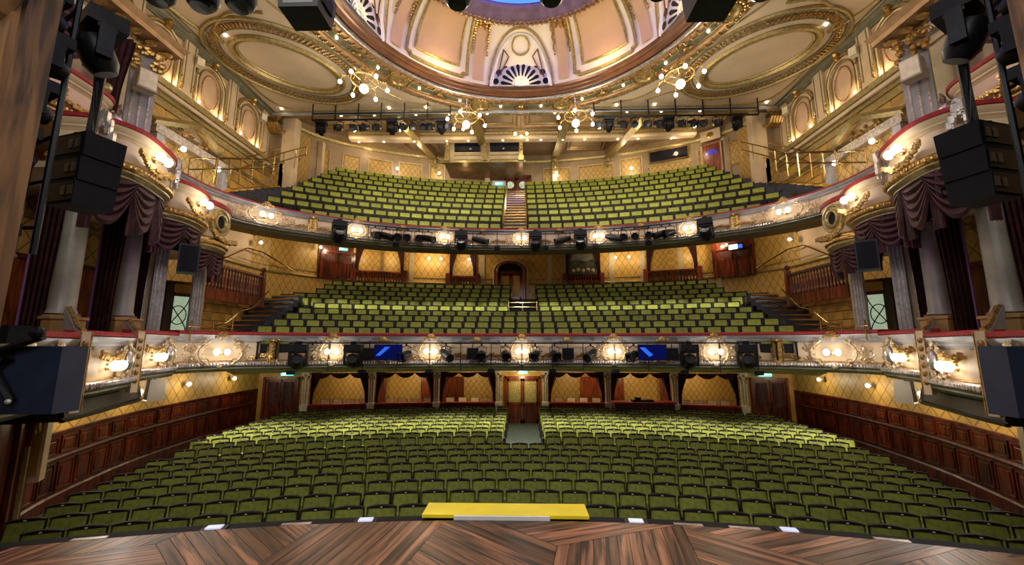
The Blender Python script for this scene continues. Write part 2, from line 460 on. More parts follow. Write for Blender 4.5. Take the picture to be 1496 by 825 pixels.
# ---- stalls side walls with panelled wainscot
WL = [(-9.75, 8.0), (-10.25, 8.6), (-10.9, 9.9), (-11.75, 12.5), (-12.2, 15.5), (-12.35, 18.0), (-12.3, 20.0)]
WLs = smooth_path(WL, 4)
zt, zm = -1.97, -2.56
for s, nm in ((-1, 'wall_left'), (1, 'wall_right')):
    P = WLs if s < 0 else [(-x, y) for x, y in reversed(WLs)]
    root = struct(nm, MB().sweep(P, [(-.25, zt), (0, zt), (0, 5.4), (-.25, 5.4)]), M['lattice'])
    part('wainscot', MB().sweep(P, [(-.25, -3.9), (.02, -3.9), (.02, zt), (-.25, zt)]), M['mahog'], root)
    part('dado_rail', MB().sweep(P, [(0, zm - .05), (.06, zm - .05), (.09, zm), (.07, zm + .05), (0, zm + .05)]), M['mahog'], root, smooth=True)
    part('top_rail', MB().sweep(P, [(0, zt - .08), (.05, zt - .08), (.08, zt - .02), (.08, zt + .02), (0, zt + .02)]), M['mahog'], root, smooth=True)
    part('skirting', MB().sweep(P, [(0, -3.9), (.06, -3.9), (.06, -3.42), (.03, -3.38), (0, -3.38)]), M['mahog'], root)
    # raised panels
    def panel_mesh(nm_, wd, ht):
        m2 = MB()
        m2.box(0, -.028, 0, wd, .02, ht); m2.box(0, -.045, 0, wd - .16, .03, ht - .16, taper=1)
        for a in (-1, 1):
            m2.box(a * wd / 2, -.045, 0, .035, .035, ht + .035); m2.box(0, -.045, a * ht / 2, wd + .035, .035, .035)
        return m2.mesh(nm_, M['mahog'])
    pm1, pm2 = panel_mesh('wainscot_panel', .52, .36), panel_mesh('wainscot_panel', .52, .60)
    acc = .35; L = 0
    for i in range(len(WLs) - 1):
        a, b = Vector(WLs[i]), Vector(WLs[i + 1]); l = (b - a).length; d = (b - a) / l
        while L + l >= acc:
            p = a + d * (acc - L); ang = atan2(d.y, d.x)
            x, y = p.x, p.y
            if s > 0: x = -x; ang = pi - ang + pi
            for pm, z in ((pm1, (zt + zm) / 2 - .01), (pm2, (zm - 3.38) / 2 - .01)):
                link('wainscot_panel', pm, (x, y, z), ang, root)
            acc += .66
        L += l

# ---- upper side walls, from circle level to the ceiling (x = 12)
def side(s):
    nm = 'wall_left' if s < 0 else 'wall_right'
    X = 12.0
    r = struct(nm, MB().bb(s * X, s * (X + .3), 10.9, 24.6, 3.6, 11.3), M['pink'])
    # ochre blocks of the ashlar zone, each its own piece, joints recessed
    part('joint_backing', MB().bb(s * (X - .02), s * (X + .02), 10.9, 18.6, 4.9, 7.9), M['joint'], r)
    bm_ = MB().bb(-.03, .03, -.44, .44, -.165, .165)
    me = bm_.mesh('block', M['ochre'])
    for j in range(8):
        for i in range(9):
            y = 11.4 + i * .92 + (j % 2) * .46; z = 5.15 + j * .36
            if y > 18.3: continue
            link('block', me, (s * (X - .04), y, z), 0, r)
    # main cornice: three stepped mouldings and a dentil course
    zc = 8.6
    prof = [(0, zc - .75), (.10, zc - .75), (.12, zc - .5), (.18, zc - .48), (.18, zc - .25), (.38, zc - .18), (.42, zc), (0, zc)]
    P = [(-X, 10.7), (-X, 18.4)] if s < 0 else [(X, 18.4), (X, 10.7)]
    part('cornice', MB().sweep(P, prof), M['goldp'], r)
    part('cornice_fillet', MB().sweep(P, [(.2, zc - .32), (.3, zc - .32), (.34, zc - .22), (.2, zc - .22)]), M['cream'], r)
    part('frieze', MB().sweep(P, [(0, zc - 1.2), (.06, zc - 1.2), (.06, zc - .8), (0, zc - .8)]), M['stone'], r)
    part('lower_string', MB().sweep(P, [(0, zc - 1.35), (.1, zc - 1.35), (.16, zc - 1.22), (0, zc - 1.2)]), M['goldp'], r)
    mb = MB()
    for i in range(60): mb.box(s * (X - .22), 10.8 + i * .125, zc - .21, .10, .06, .07)
    o = part('dentil_course', mb, M['gold'], r); o['kind'] = 'stuff'
    # plinth band above the cornice, pilaster strips, blind arches
    part('attic_base', MB().bb(s * (X - .08), s * X, 10.9, 18.4, zc, zc + .22), M['cream'], r)
    for y in (10.85, 12.95, 15.15, 17.35):
        q = part('attic_pilaster', MB().bb(s * (X - .12), s * X, y - .26, y + .26, zc + .2, 11.0), M['cream'], r)
        for dy in (-.17, .17):
            link('pilaster_line', MB().bb(s * (X - .135), s * (X - .11), y + dy - .015, y + dy + .015, zc + .4, 10.8).mesh('pilaster_line', M['green']), (0, 0, 0), 0, q)
    for y in (9.9, 11.9, 14.05, 16.3):
        def arch(rw, hgt, n=18): return [(-rw, 0)] + [(-rw * cos(pi * i / n), hgt - rw + rw * sin(pi * i / n)) for i in range(n + 1)] + [(rw, 0)]
        def tube_arch(rw, hgt, th): return MB().tube([(s * (X - .06), y + a, zc + .25 + b) for a, b in arch(rw, hgt)], th, 6)
        a0 = part('blind_arch', tube_arch(.78, 1.85, .055), M['goldp'], r, smooth=True)
        link('arch_moulding', tube_arch(.66, 1.72, .04).mesh('arch_moulding', M['cream'], True), (0, 0, 0), 0, a0)
        link('arch_moulding', tube_arch(.56, 1.60, .03).mesh('arch_moulding', M['goldp'], True), (0, 0, 0), 0, a0)
        # oval plaster panel within the arch
        ov = MB().tube([(s * (X - .05), y + .40 * cos(t), zc + 1.02 + .66 * sin(t)) for t in [2 * pi * i / 28 for i in range(28)]], .02, 5, True)
        link('oval_frame', ov.mesh('oval_frame', M['gold'], True), (0, 0, 0), 0, a0)
        kb = MB(); kb.box(s * (X - .12), y, zc + 2.12, .16, .20, .34); kb.ball((s * (X - .2), y, zc + 2.2), .1, 6, 4); kb.ball((s * (X - .16), y, zc + 2.0), .07, 6, 4)
        link('keystone', kb.mesh('keystone', M['gold'], True), (0, 0, 0), 0, a0)
        for e in (-1, 1):
            vb = MB()
            for q_ in range(5): vb.ball((s * (X - .12), y + e * (.80 + .04 * (q_ % 2)), zc + .35 + q_ * .11), .06 - .006 * q_, 5, 3)
            link('arch_urn', vb.mesh('arch_urn', M['gold'], True), (0, 0, 0), 0, a0)
            light('POINT', 'arch_uplight', (s * (X - .22), y + e * .52, zc + .40), 7, (1, .80, .48), .05)
            ub = MB().ball((s * (X - .14), y + e * .55, zc + .30), .045, 6, 4)
            link('uplight_lamp', ub.mesh('uplight_lamp', M['down']), (0, 0, 0), 0, a0)
    # ceiling cove
    part('cove', MB().sweep(P, [(0, 10.72), (.06, 10.72), (.10, 10.80), (.22, 10.86), (.26, 10.96), (0, 11.0)]), M['green'], r, smooth=True)
    return r
SIDE = {s: side(s) for s in (-1, 1)}

# ---- ceiling with the round opening of the dome
DC = (0, 10.2)
mb = MB(); N = 120; vs = []
for i in range(N):
    a = 2 * pi * i / N; dx, dy = cos(a), sin(a)
    tx = 12.3 / abs(dx) if abs(dx) > 1e-6 else 1e9
    ty = ((17.9 - DC[1]) if dy > 0 else (DC[1] - .8)) / abs(dy) if abs(dy) > 1e-6 else 1e9
    t = min(tx, ty)
    vs += [(6.25 * dx, DC[1] + 6.25 * dy, 11.0), (t * dx, DC[1] + t * dy, 11.0)]
fs = [(2 * i, 2 * i + 1, 2 * ((i + 1) % N) + 1, 2 * ((i + 1) % N)) for i in range(N)]
ceil = struct('ceiling', mb.add(vs, fs), M['ceilc'])
dc3 = (0, DC[1], 0)
def ring(name, r0, r1, z0, z1, m, bump=0): # half-round ring moulding hanging under the ceiling
    rm, hw = (r0 + r1) / 2, (r1 - r0) / 2
    pr = [(rm + hw * cos(pi * i / 6), z1 - (z1 - z0) * sin(pi * i / 6)) for i in range(7)]
    return part(name, MB().lathe(pr, dc3, 120), m, ceil, smooth=True)
def leaf_ring(name, rr, z, n, size, m, cx=0, cy=DC[1], ex=1, ey=1, rot=0):
    mb = MB()
    for i in range(n):
        a = 2 * pi * i / n
        for q in (-1, 0, 1):
            r2 = rr + q * size * .75
            px, py = r2 * ex * cos(a + q * .35 / n), r2 * ey * sin(a + q * .35 / n)
            mb.ball((cx + px * cos(rot) - py * sin(rot), cy + px * sin(rot) + py * cos(rot), z - size * .35 * (q == 0)), size * (.62 if q else .5), 5, 3, 1, 1, .8)
    o = part(name, mb, m, ceil); o['kind'] = 'stuff'; return o
ring('ring_moulding', 7.72, 7.80, 10.9, 11.0, M['green']); ring('ring_moulding', 7.42, 7.72, 10.88, 11.0, M['beam'])
leaf_ring('gilded_leaf_ring', 7.57, 10.86, 150, .085, M['gold'])
ring('ring_band', 6.92, 7.42, 10.985, 11.0, M['green'])
ring('ring_moulding', 6.62, 6.92, 10.86, 11.0, M['beam']); leaf_ring('gilded_leaf_ring', 6.77, 10.84, 140, .08, M['gold'])
ring('ring_moulding', 6.34, 6.60, 10.80, 11.0, M['silver'])
# brown rim and lilac reveal of the dome
part('dome_rim', MB().lathe([(6.30, 10.97), (6.26, 10.84), (6.18, 10.80), (6.10, 10.84), (6.07, 10.90), (6.00, 10.92), (5.96, 11.0), (5.85, 11.04)], dc3, 120), M['rim'], ceil, smooth=True)
part('dome_rim_fillet', MB().lathe([(6.42, 10.97), (6.40, 10.80), (6.34, 10.78), (6.32, 10.84)], dc3, 120), M['silver'], ceil, smooth=True)
# medallions and small ring panels on the gilded band
for k in range(12):
    a = pi / 2 + 2 * pi * (k + .5) / 12
    c = (7.15 * cos(a), DC[1] + 7.15 * sin(a))
    md = part('ring_medallion', MB().lathe([(.0, 10.90), (.22, 10.90), (.28, 10.84), (.36, 10.84), (.42, 10.95), (.43, 11.0)], (c[0], c[1], 0), 20), M['goldp'], ceil, smooth=True)
    b2 = MB()
    for i in range(20): b2.ball((c[0] + .46 * cos(i * pi / 10), c[1] + .46 * sin(i * pi / 10), 10.88), .06, 5, 3)
    b2.ball((c[0], c[1], 10.88), .1, 6, 4)
    link('medallion_leaves', b2.mesh('medallion_leaves', M['gold']), (0, 0, 0), 0, md)['kind'] = 'stuff'
    a2 = pi / 2 + 2 * pi * k / 12; c = (7.17 * cos(a2), DC[1] + 7.17 * sin(a2))
    b3 = MB().ball((c[0], c[1], 10.93), .15, 8, 4, 1, 1, .6)
    for e in (-1, 1): b3.ball((c[0] + .17 * e * sin(a2), c[1] - .17 * e * cos(a2), 10.93), .08, 6, 3)
    part('ring_boss', b3, M['gold'], ceil, smooth=True)
    for e in (-.62, .62):   # framed strips between bosses
        aa = a2 + e * .21; pts = []
        for t in range(9): pts.append((7.32 * cos(aa - .085 + .17 * t / 8), DC[1] + 7.32 * sin(aa - .085 + .17 * t / 8), 10.96))
        for t in range(8, -1, -1): pts.append((7.02 * cos(aa - .085 + .17 * t / 8), DC[1] + 7.02 * sin(aa - .085 + .17 * t / 8), 10.96))
        part('ring_panel_frame', MB().tube(pts, .02, 4, True), M['goldp'], ceil)
        dl = part('downlight', MB().lathe([(.0, 10.93), (.045, 10.93), (.05, 10.97)], (7.17 * cos(aa), DC[1] + 7.17 * sin(aa), 0), 8), M['down'], ceil)

# the two great oval mouldings
for s in (-1, 1):
    cx, cy, rot = s * 9.15, 14.45, -s * .72
    def ovm(ra, rb, th, m, nm, flat=.6, n=72):
        pts = []
        for i in range(n):
            a = 2 * pi * i / n; px, py = ra * cos(a), rb * sin(a)
            pts.append((cx + px * cos(rot) - py * sin(rot), cy + px * sin(rot) + py * cos(rot), 11.0 - th * .4))
        return part(nm, MB().tube(pts, th, 6, True), m, ceil, smooth=True)
    # long axis runs with the local x
    ovm(2.85, 2.15, .07, M['goldp'], 'oval_moulding'); ovm(2.72, 2.02, .035, M['green'], 'oval_moulding')
    ovm(2.36, 1.66, .035, M['green'], 'oval_moulding'); ovm(1.98, 1.28, .11, M['goldp'], 'oval_moulding'); ovm(1.80, 1.10, .05, M['goldp'], 'oval_moulding')
    mb = MB(); n = 96
    for i in range(n):
        a = 2 * pi * i / n
        for q in (-1, 0, 1):
            px, py = (2.54 + q * .07) * cos(a + q * .01), (1.84 + q * .07) * sin(a + q * .01)
            mb.ball((cx + px * cos(rot) - py * sin(rot), cy + px * sin(rot) + py * cos(rot), 10.95), .055, 5, 3)
    part('oval_leaf_garland', mb, M['gold'], ceil)['kind'] = 'stuff'
    # sweeping ribs around the ovals
    def rib(pts, th=.045, m=M['goldp']): part('ceiling_rib', MB().tube([(s * x, y, 10.98) for x, y in smooth_path(pts, 6)], th, 5), m, ceil)
    rib([(-11.75, 12.6), (-11.5, 14.6), (-11.35, 16.6), (-10.6, 17.35), (-8, 17.5), (-3, 17.5)], .04)
    rib([(-11.6, 11.0), (-11.35, 12.2), (-10.9, 13.1)], .06); rib([(-10.9, 13.1), (-10.75, 12.5), (-10.2, 12.0), (-9.4, 11.7), (-8.6, 11.8)], .06)
    rib([(-8.4, 10.6), (-7.9, 11.9), (-6.9, 13.6), (-6.3, 15.4), (-5.4, 16.7), (-4.2, 17.2)], .035); rib([(-8.6, 17.1), (-6.9, 16.4), (-5.6, 17.0)], .03)
    rib([(-11.7, 17.6), (-11.6, 12.5), (-11.7, 9)], .03, M['green'])
    for x, y in ((10.55, 12.75), (11.2, 17.3), (6.15, 17.35), (4.4, 17.35)):
        part('downlight', MB().lathe([(.0, 10.95), (.05, 10.95), (.06, 10.99)], (s * x, y, 0), 8), M['down'], ceil)

# ---- dome: lathed shell with frames, pilasters, lunettes and the oculus ring
DP = [(5.90, 11.02), (5.88, 11.3), (5.82, 11.7), (5.68, 12.15), (5.44, 12.55), (5.12, 12.90), (4.78, 13.12), (4.42, 13.25)]
dome = struct('dome', MB().lathe(DP, dc3, 100), M['dome'], True)
def DR(t):
    t = max(0, min(.9999, t)) * (len(DP) - 1); i = int(t); f = t - i
    return lerp(DP[i][0], DP[i + 1][0], f), lerp(DP[i][1], DP[i + 1][1], f)
def DPt(deg, t, inn=.02):
    r, z = DR(t); r -= inn; a = radians(90 - deg); return (r * cos(a), DC[1] + r * sin(a), z)
def dome_patch(a0, a1, t0, t1, inn=.03, n=10):
    m2 = MB(); vs = [DPt(lerp(a0, a1, i / n), lerp(t0, t1, j / n), inn) for i in range(n + 1) for j in range(n + 1)]
    fs = [(i * (n + 1) + j, (i + 1) * (n + 1) + j, (i + 1) * (n + 1) + j + 1, i * (n + 1) + j + 1) for i in range(n) for j in range(n)]
    return m2.add(vs, fs)
def dome_line(pts, th, m, nm, closed=True, par=None, inn=.03):
    full = []
    for i in range(len(pts) if closed else len(pts) - 1):
        a, b = pts[i], pts[(i + 1) % len(pts)]
        full += [DPt(lerp(a[0], b[0], k / 6), lerp(a[1], b[1], k / 6), inn) for k in range(6)]
    if not closed: full.append(DPt(*pts[-1], inn))
    return part(nm, MB().tube(full, th, 5, closed), m, par or dome, smooth=True)
for seg in range(5):
    c0 = seg * 72
    # great peach panel between windows
    pc = c0 + 36
    pn = part('peach_panel', dome_patch(pc - 9.5, pc + 9.5, .26, .86), M['domep'], dome, smooth=True)
    dome_line([(pc - 9.5, .26), (pc + 9.5, .26), (pc + 9.5, .86), (pc - 9.5, .86)], .055, M['goldp'], 'panel_moulding', par=pn)
    dome_line([(pc - 13, .16), (pc - 11.3, .16), (pc - 11.3, .10), (pc + 11.3, .10), (pc + 11.3, .16), (pc + 13, .16), (pc + 13, .88), (pc + 11.3, .88), (pc + 11.3, .94), (pc - 11.3, .94), (pc - 11.3, .88), (pc - 13, .88)], .075, M['goldp'], 'panel_moulding', par=pn)
    for e in (-1, 1):
        pc2 = c0 + e * 18.3
        pl = part('dome_pilaster', dome_patch(pc2 - 2.2, pc2 + 2.2, .10, .84, .05), M['domep'], dome, smooth=True)
        # console with acanthus and hanging garlands
        cb = MB()
        for i in range(14):
            t = i / 13; p = DPt(pc2 - 4.2 + 8.4 * t, .90 + .04 * sin(t * 7), .14); cb.ball(p, .11 + .04 * random.random(), 5, 4)
        for i in range(6): cb.ball(DPt(pc2 - 1.5 + 3 * (i % 2), .84 - .02 * i, .14), .10, 5, 4)
        part('acanthus_console', cb, M['gold'], dome)
        for g in (-3.3, 3.3):
            gb = MB()
            for i in range(13): gb.ball(DPt(pc2 + g + .25 * sin(i * 1.8), .84 - .032 * i, .07), .085 - .003 * i, 5, 3)
            part('hanging_garland', gb, M['gold'], dome)
    # lunette: arch moulding, ring and spandrel lines, rose window tracery
    W_ = 13.6
    ar = [(c0 - W_ * cos(pi * i / 20), .02 + .80 * sin(pi * i / 20) ** .85) for i in range(21)]
    lu = dome_line(ar, .05, M['goldp'], 'lunette_arch', closed=False)
    ar2 = [(c0 - (W_ - 1.6) * cos(pi * i / 20), .02 + .72 * sin(pi * i / 20) ** .85) for i in range(21)]
    dome_line(ar2, .05, M['white'], 'arch_fillet', closed=False, par=lu)
    dome_line([(c0 + 3.9 * cos(2 * pi * i / 20), .60 + .11 * sin(2 * pi * i / 20)) for i in range(20)], .035, M['goldp'], 'ring_frame', par=lu, inn=.05)
    for e in (-1, 1):
        dome_line([(c0 + e * 5.2, .47), (c0 + e * 10.2, .16), (c0 + e * 7.6, .55)], .025, M['rim'], 'spandrel_line', par=lu, inn=.05)
    a = radians(90 - c0); ca, sa = cos(a), sin(a); rr = 5.74
    def wp(u, z, d=0):  # point on the window plane
        return (ca * (rr - d) + sa * u, DC[1] + sa * (rr - d) - ca * u, 11.02 + z * 1.18)
    plate_ = MB()
    fr = [wp(1.34 * cos(pi * i / 24), 1.34 * sin(pi * i / 24), .02) for i in range(25)]; bk = [wp(1.34 * cos(pi * i / 24), 1.34 * sin(pi * i / 24), -.05) for i in range(25)]
    plate_.add(fr + bk, [tuple(range(25)), tuple(reversed(range(25, 50)))] + [(i, i + 1, i + 26, i + 25) for i in range(24)])
    rose = part('rose_window', plate_, M['trac'], dome)
    link('rose_rim', MB().tube([wp(1.30 * cos(pi * i / 24), 1.30 * sin(pi * i / 24), .05) for i in range(25)], .045, 5).mesh('rose_rim', M['white'], True), (0, 0, 0), 0, rose)
    for i in range(9):       # round lights of the outer ring
        b = pi * (i + .5) / 9; cu, cz = 1.08 * cos(b), 1.08 * sin(b)
        link('round_pane', MB().add([wp(cu + .125 * cos(q), cz + .125 * sin(q), .035) for q in [2 * pi * k / 12 for k in range(12)]], [tuple(range(12))]).mesh('round_pane', M['booth']), (0, 0, 0), 0, rose)
    for i in range(8):
        b = pi * (i + 1) / 9; cu, cz = 1.235 * cos(b), 1.235 * sin(b)
        link('small_pane', MB().add([wp(cu + .04 * cos(q), cz + .04 * sin(q), .035) for q in [2 * pi * k / 6 for k in range(6)]], [tuple(range(6))]).mesh('small_pane', M['booth']), (0, 0, 0), 0, rose)
    for i in range(10):      # petals
        b = pi * (i + .5) / 10; pts = []
        for (r_, h_) in ((.40, .025), (.78, .075), (.84, .06), (.88, 0)): pts.append((r_, h_))
        pl_ = [(r_, h_) for r_, h_ in pts] + [(r_, -h_) for r_, h_ in reversed(pts[:-1])]
        link('petal_pane', MB().add([wp(r_ * cos(b) - h_ * sin(b), r_ * sin(b) + h_ * cos(b), .035) for r_, h_ in pl_], [tuple(range(len(pl_)))]).mesh('petal_pane', M['booth']), (0, 0, 0), 0, rose)
    for r_ in (.14, .25, .34): link('hub_ring', MB().tube([wp(r_ * cos(pi * i / 12), r_ * sin(pi * i / 12), .05) for i in range(13)], .028, 5).mesh('hub_ring', M['trac'], True), (0, 0, 0), 0, rose)
part('oculus_ring', MB().lathe([(4.78, 13.13), (4.66, 13.0), (4.45, 12.98), (4.36, 13.06), (4.2, 13.10), (4.1, 13.2), (4.0, 13.24), (3.97, 13.32), (4.0, 13.36)], dc3, 90), M['ocu'], dome, smooth=True)
mb = MB()
for i in range(150):
    a = 2 * pi * i / 150
    for q in (0, 1, 2): mb.ball((DC[0] + (4.66 - q * .1) * cos(a + .01 * q), DC[1] + (4.66 - q * .1) * sin(a + .01 * q), 13.0 - .05 * (q == 1)), .06, 5, 3)
part('oculus_leaf_ring', mb, M['gold'], dome)['kind'] = 'stuff'
part('oculus_cove', MB().lathe([(3.98, 13.38), (4.4, 13.45), (4.5, 14.2), (3.8, 14.9), (2.5, 15.4), (0.01, 15.5)], dc3, 60), M['violet'], dome, smooth=True)
part('oculus_cove_line', MB().lathe([(4.42, 13.60), (4.45, 13.85), (4.47, 14.1)], dc3, 60), mat('blue cove tube', (.1, .3, 1), .4, 0, 0, 3., emit=(.06, .22, 1), strength=1.1), dome, smooth=True)
part('oculus_grille', MB().lathe([(.3, 13.7), (2.6, 13.7), (2.6, 13.9), (.3, 13.9)], dc3, 40), M['blackm'], dome)

# ================================================================ BACK OF THE HOUSE
def arc(R, yc, x0, x1, n=12): return [(lerp(x0, x1, i / n), yc - R + sqrt(R * R - lerp(x0, x1, i / n) ** 2)) for i in range(n + 1)]
def wall_item(root, name, mb, m, x, y, z, ang, smooth=False): return part(name, mb, m, root, (x, y, z), ang, smooth)

def door_unit(root, W, H, m=None, glass=None, arch=False, name='door', curtain=None):
    """double door facing -y at the origin, base at z=0; a part of `root` with leaves, rails, handles"""
    m = m or M['doorw']
    fr = MB(); fr.bb(-W / 2 - .1, -W / 2, -.08, .08, 0, H + .1); fr.bb(W / 2, W / 2 + .1, -.08, .08, 0, H + .1); fr.bb(-W / 2 - .1, W / 2 + .1, -.08, .08, H, H + .12)
    part('door_frame', fr, m, root)
    for s in (-1, 1):
        lf = MB(); w2 = W / 2; x0, x1 = (-w2 + .01, -.01) if s < 0 else (.01, w2 - .01)
        for a, b in ((x0, x0 + .09), (x1 - .09, x1)): lf.bb(a, b, -.03, .03, 0, H)
        lf.bb(x0, x1, -.03, .03, 0, .16); lf.bb(x0, x1, -.03, .03, .82, .98); lf.bb(x0, x1, -.03, .03, H - .12, H); lf.bb(x0, x1, -.01, .01, .1, .9)
        lf.bb(x0 + .14, x1 - .14, -.022, .02, .24, .76)
        d = part('door_leaf', lf, m, root)
        if curtain:
            cb = MB(); n = 20; vs = []
            for i in range(n + 1):
                x = lerp(x0 + .08, x1 - .08, i / n); y = -.012 - .02 * abs(sin(i * 1.5))
                vs += [(x, y, .96), (x, y, H - .1)]
            cb.add(vs, [(2 * i, 2 * i + 2, 2 * i + 3, 2 * i + 1) for i in range(n)]); link('door_curtain', cb.mesh('door_curtain', curtain), (0, 0, 0), 0, d)
        hb = MB().tube([(s * .06, -.06, .9), (s * .06, -.06, 1.2)], .018, 6)
        for z in (.92, 1.18): hb.tube([(s * .06, -.06, z), (s * .06, -.02, z)], .012, 5)
        link('door_handle', hb.mesh('door_handle', M['brass'], True), (0, 0, 0), 0, d)

# swags and hanging curtains ------------------------------------------------
def swag_mb(w_, drop, folds=5, th=.10):
    mb = MB(); U, V = 14, folds * 3; vs = []
    for i in range(U + 1):
        u = -1 + 2 * i / U
        for j in range(V + 1):
            v = j / V
            z = -drop * (v * (1 - u * u) + .10 * v * abs(u)) - .02
            y = -th * (.35 + .65 * sin(v * folds * pi) ** 2) * (1 - .55 * u * u)
            vs.append((u * w_ / 2 * (1 - .03 * v), y, z))
    return mb.add(vs, [(i * (V + 1) + j, (i + 1) * (V + 1) + j, (i + 1) * (V + 1) + j + 1, i * (V + 1) + j + 1) for i in range(U) for j in range(V)])
def hang_mb(w_, h, folds=5, th=.06, tie=None, side=1):
    """pleated hanging curtain, top at z=0; tie=(height fraction, pull) gathers it towards `side`"""
    mb = MB(); U, V = folds * 4, 10; vs = []
    for i in range(U + 1):
        u = i / U
        for j in range(V + 1):
            v = j / V; g = 1.
            if tie: g = 1 - tie * sin(min(1, v * 1.15) * pi / 2) ** 1.5
            x = side * w_ * (u * g)
            vs.append((x, -th * sin(u * folds * 2 * pi) * (.6 + .4 * g), -h * v))
    return mb.add(vs, [(i * (V + 1) + j, (i + 1) * (V + 1) + j, (i + 1) * (V + 1) + j + 1, i * (V + 1) + j + 1) for i in range(U) for j in range(V)])

# ---- stalls back wall with the arcade of private boxes
FZ = -3.68
def arc_y(x): return 20.5 - .0118 * x * x
wb = struct('wall_back', MB().sweep([(-13, 21.2), (-9, 22.0), (0, 22.3), (9, 22.0), (13, 21.2)], [(-.2, FZ), (0, FZ), (0, -.6), (-.2, -.6)]), M['fine gold trellis wallpaper'] if 0 else M['lattice2'])
PX = [1.14, 4.15, 7.2, 10.1]
pil = MB(); pil.bb(-.11, .11, -.12, .12, .95, 2.42); pil.bb(-.16, .16, -.17, .17, 2.30, 2.50); pil.bb(-.17, .17, -.18, .18, .88, 1.02)
pil.bb(-.15, .15, -.15, .15, 0, .9)
pil_m = pil.mesh('arcade_pilaster', M['pale'])
inset = MB()
for x in (-.055, .055): inset.bb(x - .012, x + .012, -.135, -.12, 1.1, 2.2)
inset.bb(-.06, .06, -.135, -.12, 1.1, 1.12)
inset_m = inset.mesh('pilaster_inset', M['goldp'])
capb = MB()
for e in (-1, 1):
    capb.ball((e * .14, -.16, 2.28), .06, 6, 4); capb.ball((e * .12, -.14, 2.18), .045, 6, 4); capb.ball((e * .1, -.14, 2.06), .035, 5, 3)
capb.ball((0, -.16, 2.36), .06, 6, 4)
capb_m = capb.mesh('pilaster_capital', M['gold'])
arcade = struct('arcade', None, None)
for s in (-1, 1):
    for x in PX:
        p = part('arcade_pilaster', pil_m, None, arcade, (s * x, arc_y(x), FZ - .02), -s * .024 * x)
        link('pilaster_inset', inset_m, (0, 0, 0), 0, p); link('pilaster_capital', capb_m, (0, 0, 0), 0, p)
P = [(x, arc_y(x)) for x in [-10.3 + i * .515 for i in range(41)]]
part('lintel', MB().sweep(P, [(-.18, -1.22), (.16, -1.22), (.20, -1.12), (.16, -1.08), (.16, -.98), (-.18, -.95)]), M['pale'], arcade, smooth=True)
part('lintel_frieze', MB().sweep(P, [(-.1, -1.0), (.1, -1.0), (.1, -.6), (-.1, -.6)]), M['grey'], arcade)
bays = [(-10.1, -7.2), (-7.2, -4.15), (-4.15, -1.14), (1.14, 4.15), (4.15, 7.2), (7.2, 10.1)]
swag_s = swag_mb(.95, .26, 4, .09); swag_sm = swag_s.mesh('swag', M['maroon'], True)
drapeL = hang_mb(.46, 1.45, 4, .05, .72, 1).mesh('side_drape', M['maroon'], True); drapeR = hang_mb(.46, 1.45, 4, .05, .72, -1).mesh('side_drape', M['maroon'], True)
BN = ['far left', 'middle left', 'inner left', 'inner right', 'middle right', 'far right']
chair_b = MB()
chair_b.bb(-.19, .19, -.03, .03, .50, .98)
chb = MB(); chb.bb(-.215, .215, -.01, .035, .48, 1.0)
chs = MB(); chs.bb(-.21, .21, -.45, 0, .42, .50)
chl = MB().box(0, 0, .21, .035, .035, .42)
CH = dict(back=chair_b.mesh('backrest', M['chair']), fr=chb.mesh('back_frame', M['mahog']), st=chs.mesh('seat', M['chair']), leg=chl.mesh('leg', M['mahog']))
for bi, (x0, x1) in enumerate(bays):
    xm = (x0 + x1) / 2; y = arc_y(xm); ang = -.024 * xm; wd = x1 - x0 - .3
    # low wall and velvet topped ledge of the box
    lw_ = part('box_ledge', MB().bb(-wd / 2, wd / 2, -.08, .08, 0, .93), M['mahog'], arcade, (xm, y, FZ), ang)
    link('ledge_top', MB().bb(-wd / 2, wd / 2, -.13, .12, .93, 1.0).mesh('ledge_top', M['red']), (0, 0, 0), 0, lw_)
    t = thing('box_curtain', f'maroon swagged curtain hung across the {BN[bi]} opening of the stalls arcade', 'curtain', (xm, y + .02, -1.24), ang, 'curtains of the stalls arcade')
    for k in (-1, 0, 1): part('swag', swag_sm, None, t, (k * wd / 3, 0, 0), 0)
    part('side_drape', drapeL, None, t, (-wd / 2, .05, 0)); part('side_drape', drapeR, None, t, (wd / 2, .05, 0))
    # doors in the back of the boxes
    dx = {0: .9, 1: .9, 2: -.95, 3: .95, 4: -.9, 5: -.9}[bi]
    dd = MB(); dd.bb(-.55, .55, -.04, .04, 0, 2.1); dd.bb(-.42, .42, -.06, .0, .25, .9); dd.bb(-.42, .42, -.06, 0, 1.05, 1.95)
    dr = link('door_%d' % (bi + 1), dd.mesh('door', M['doorw']), (xm + dx, 21.95, FZ)); dr['kind'] = 'structure'
    hx = -.42 if dx > 0 else .42
    link('door_handle', MB().tube([(hx, -.10, .95), (hx, -.10, 1.2)], .018, 6).mesh('door_handle', M['brass']), (0, 0, 0), 0, dr)
    struct('floor', MB().bb(xm - wd / 2, xm + wd / 2, y + .1, 21.9, FZ - .02, FZ + .16), M['carpet'])
    if bi == 4: continue
    for k in range(4):
        cxx = xm + (k - 1.5) * .62 + (.1 if dx > 0 else 0); cyy = y + .42
        wh = ['leftmost', 'second from the left', 'third from the left', 'rightmost'][k]
        c = thing('box_chair', f'cream box chair, {wh} behind the {BN[bi]} arcade ledge', 'chair', (cxx, cyy, FZ + .17), ang, 'cream chairs in the stalls boxes')
        part('backrest', CH['back'], None, c); part('back_frame', CH['fr'], None, c); part('seat', CH['st'], None, c)
        for lx, ly in ((-.18, -.42), (.18, -.42), (-.18, -.03), (.18, -.03)): part('leg', CH['leg'], None, c, (lx, ly, 0))
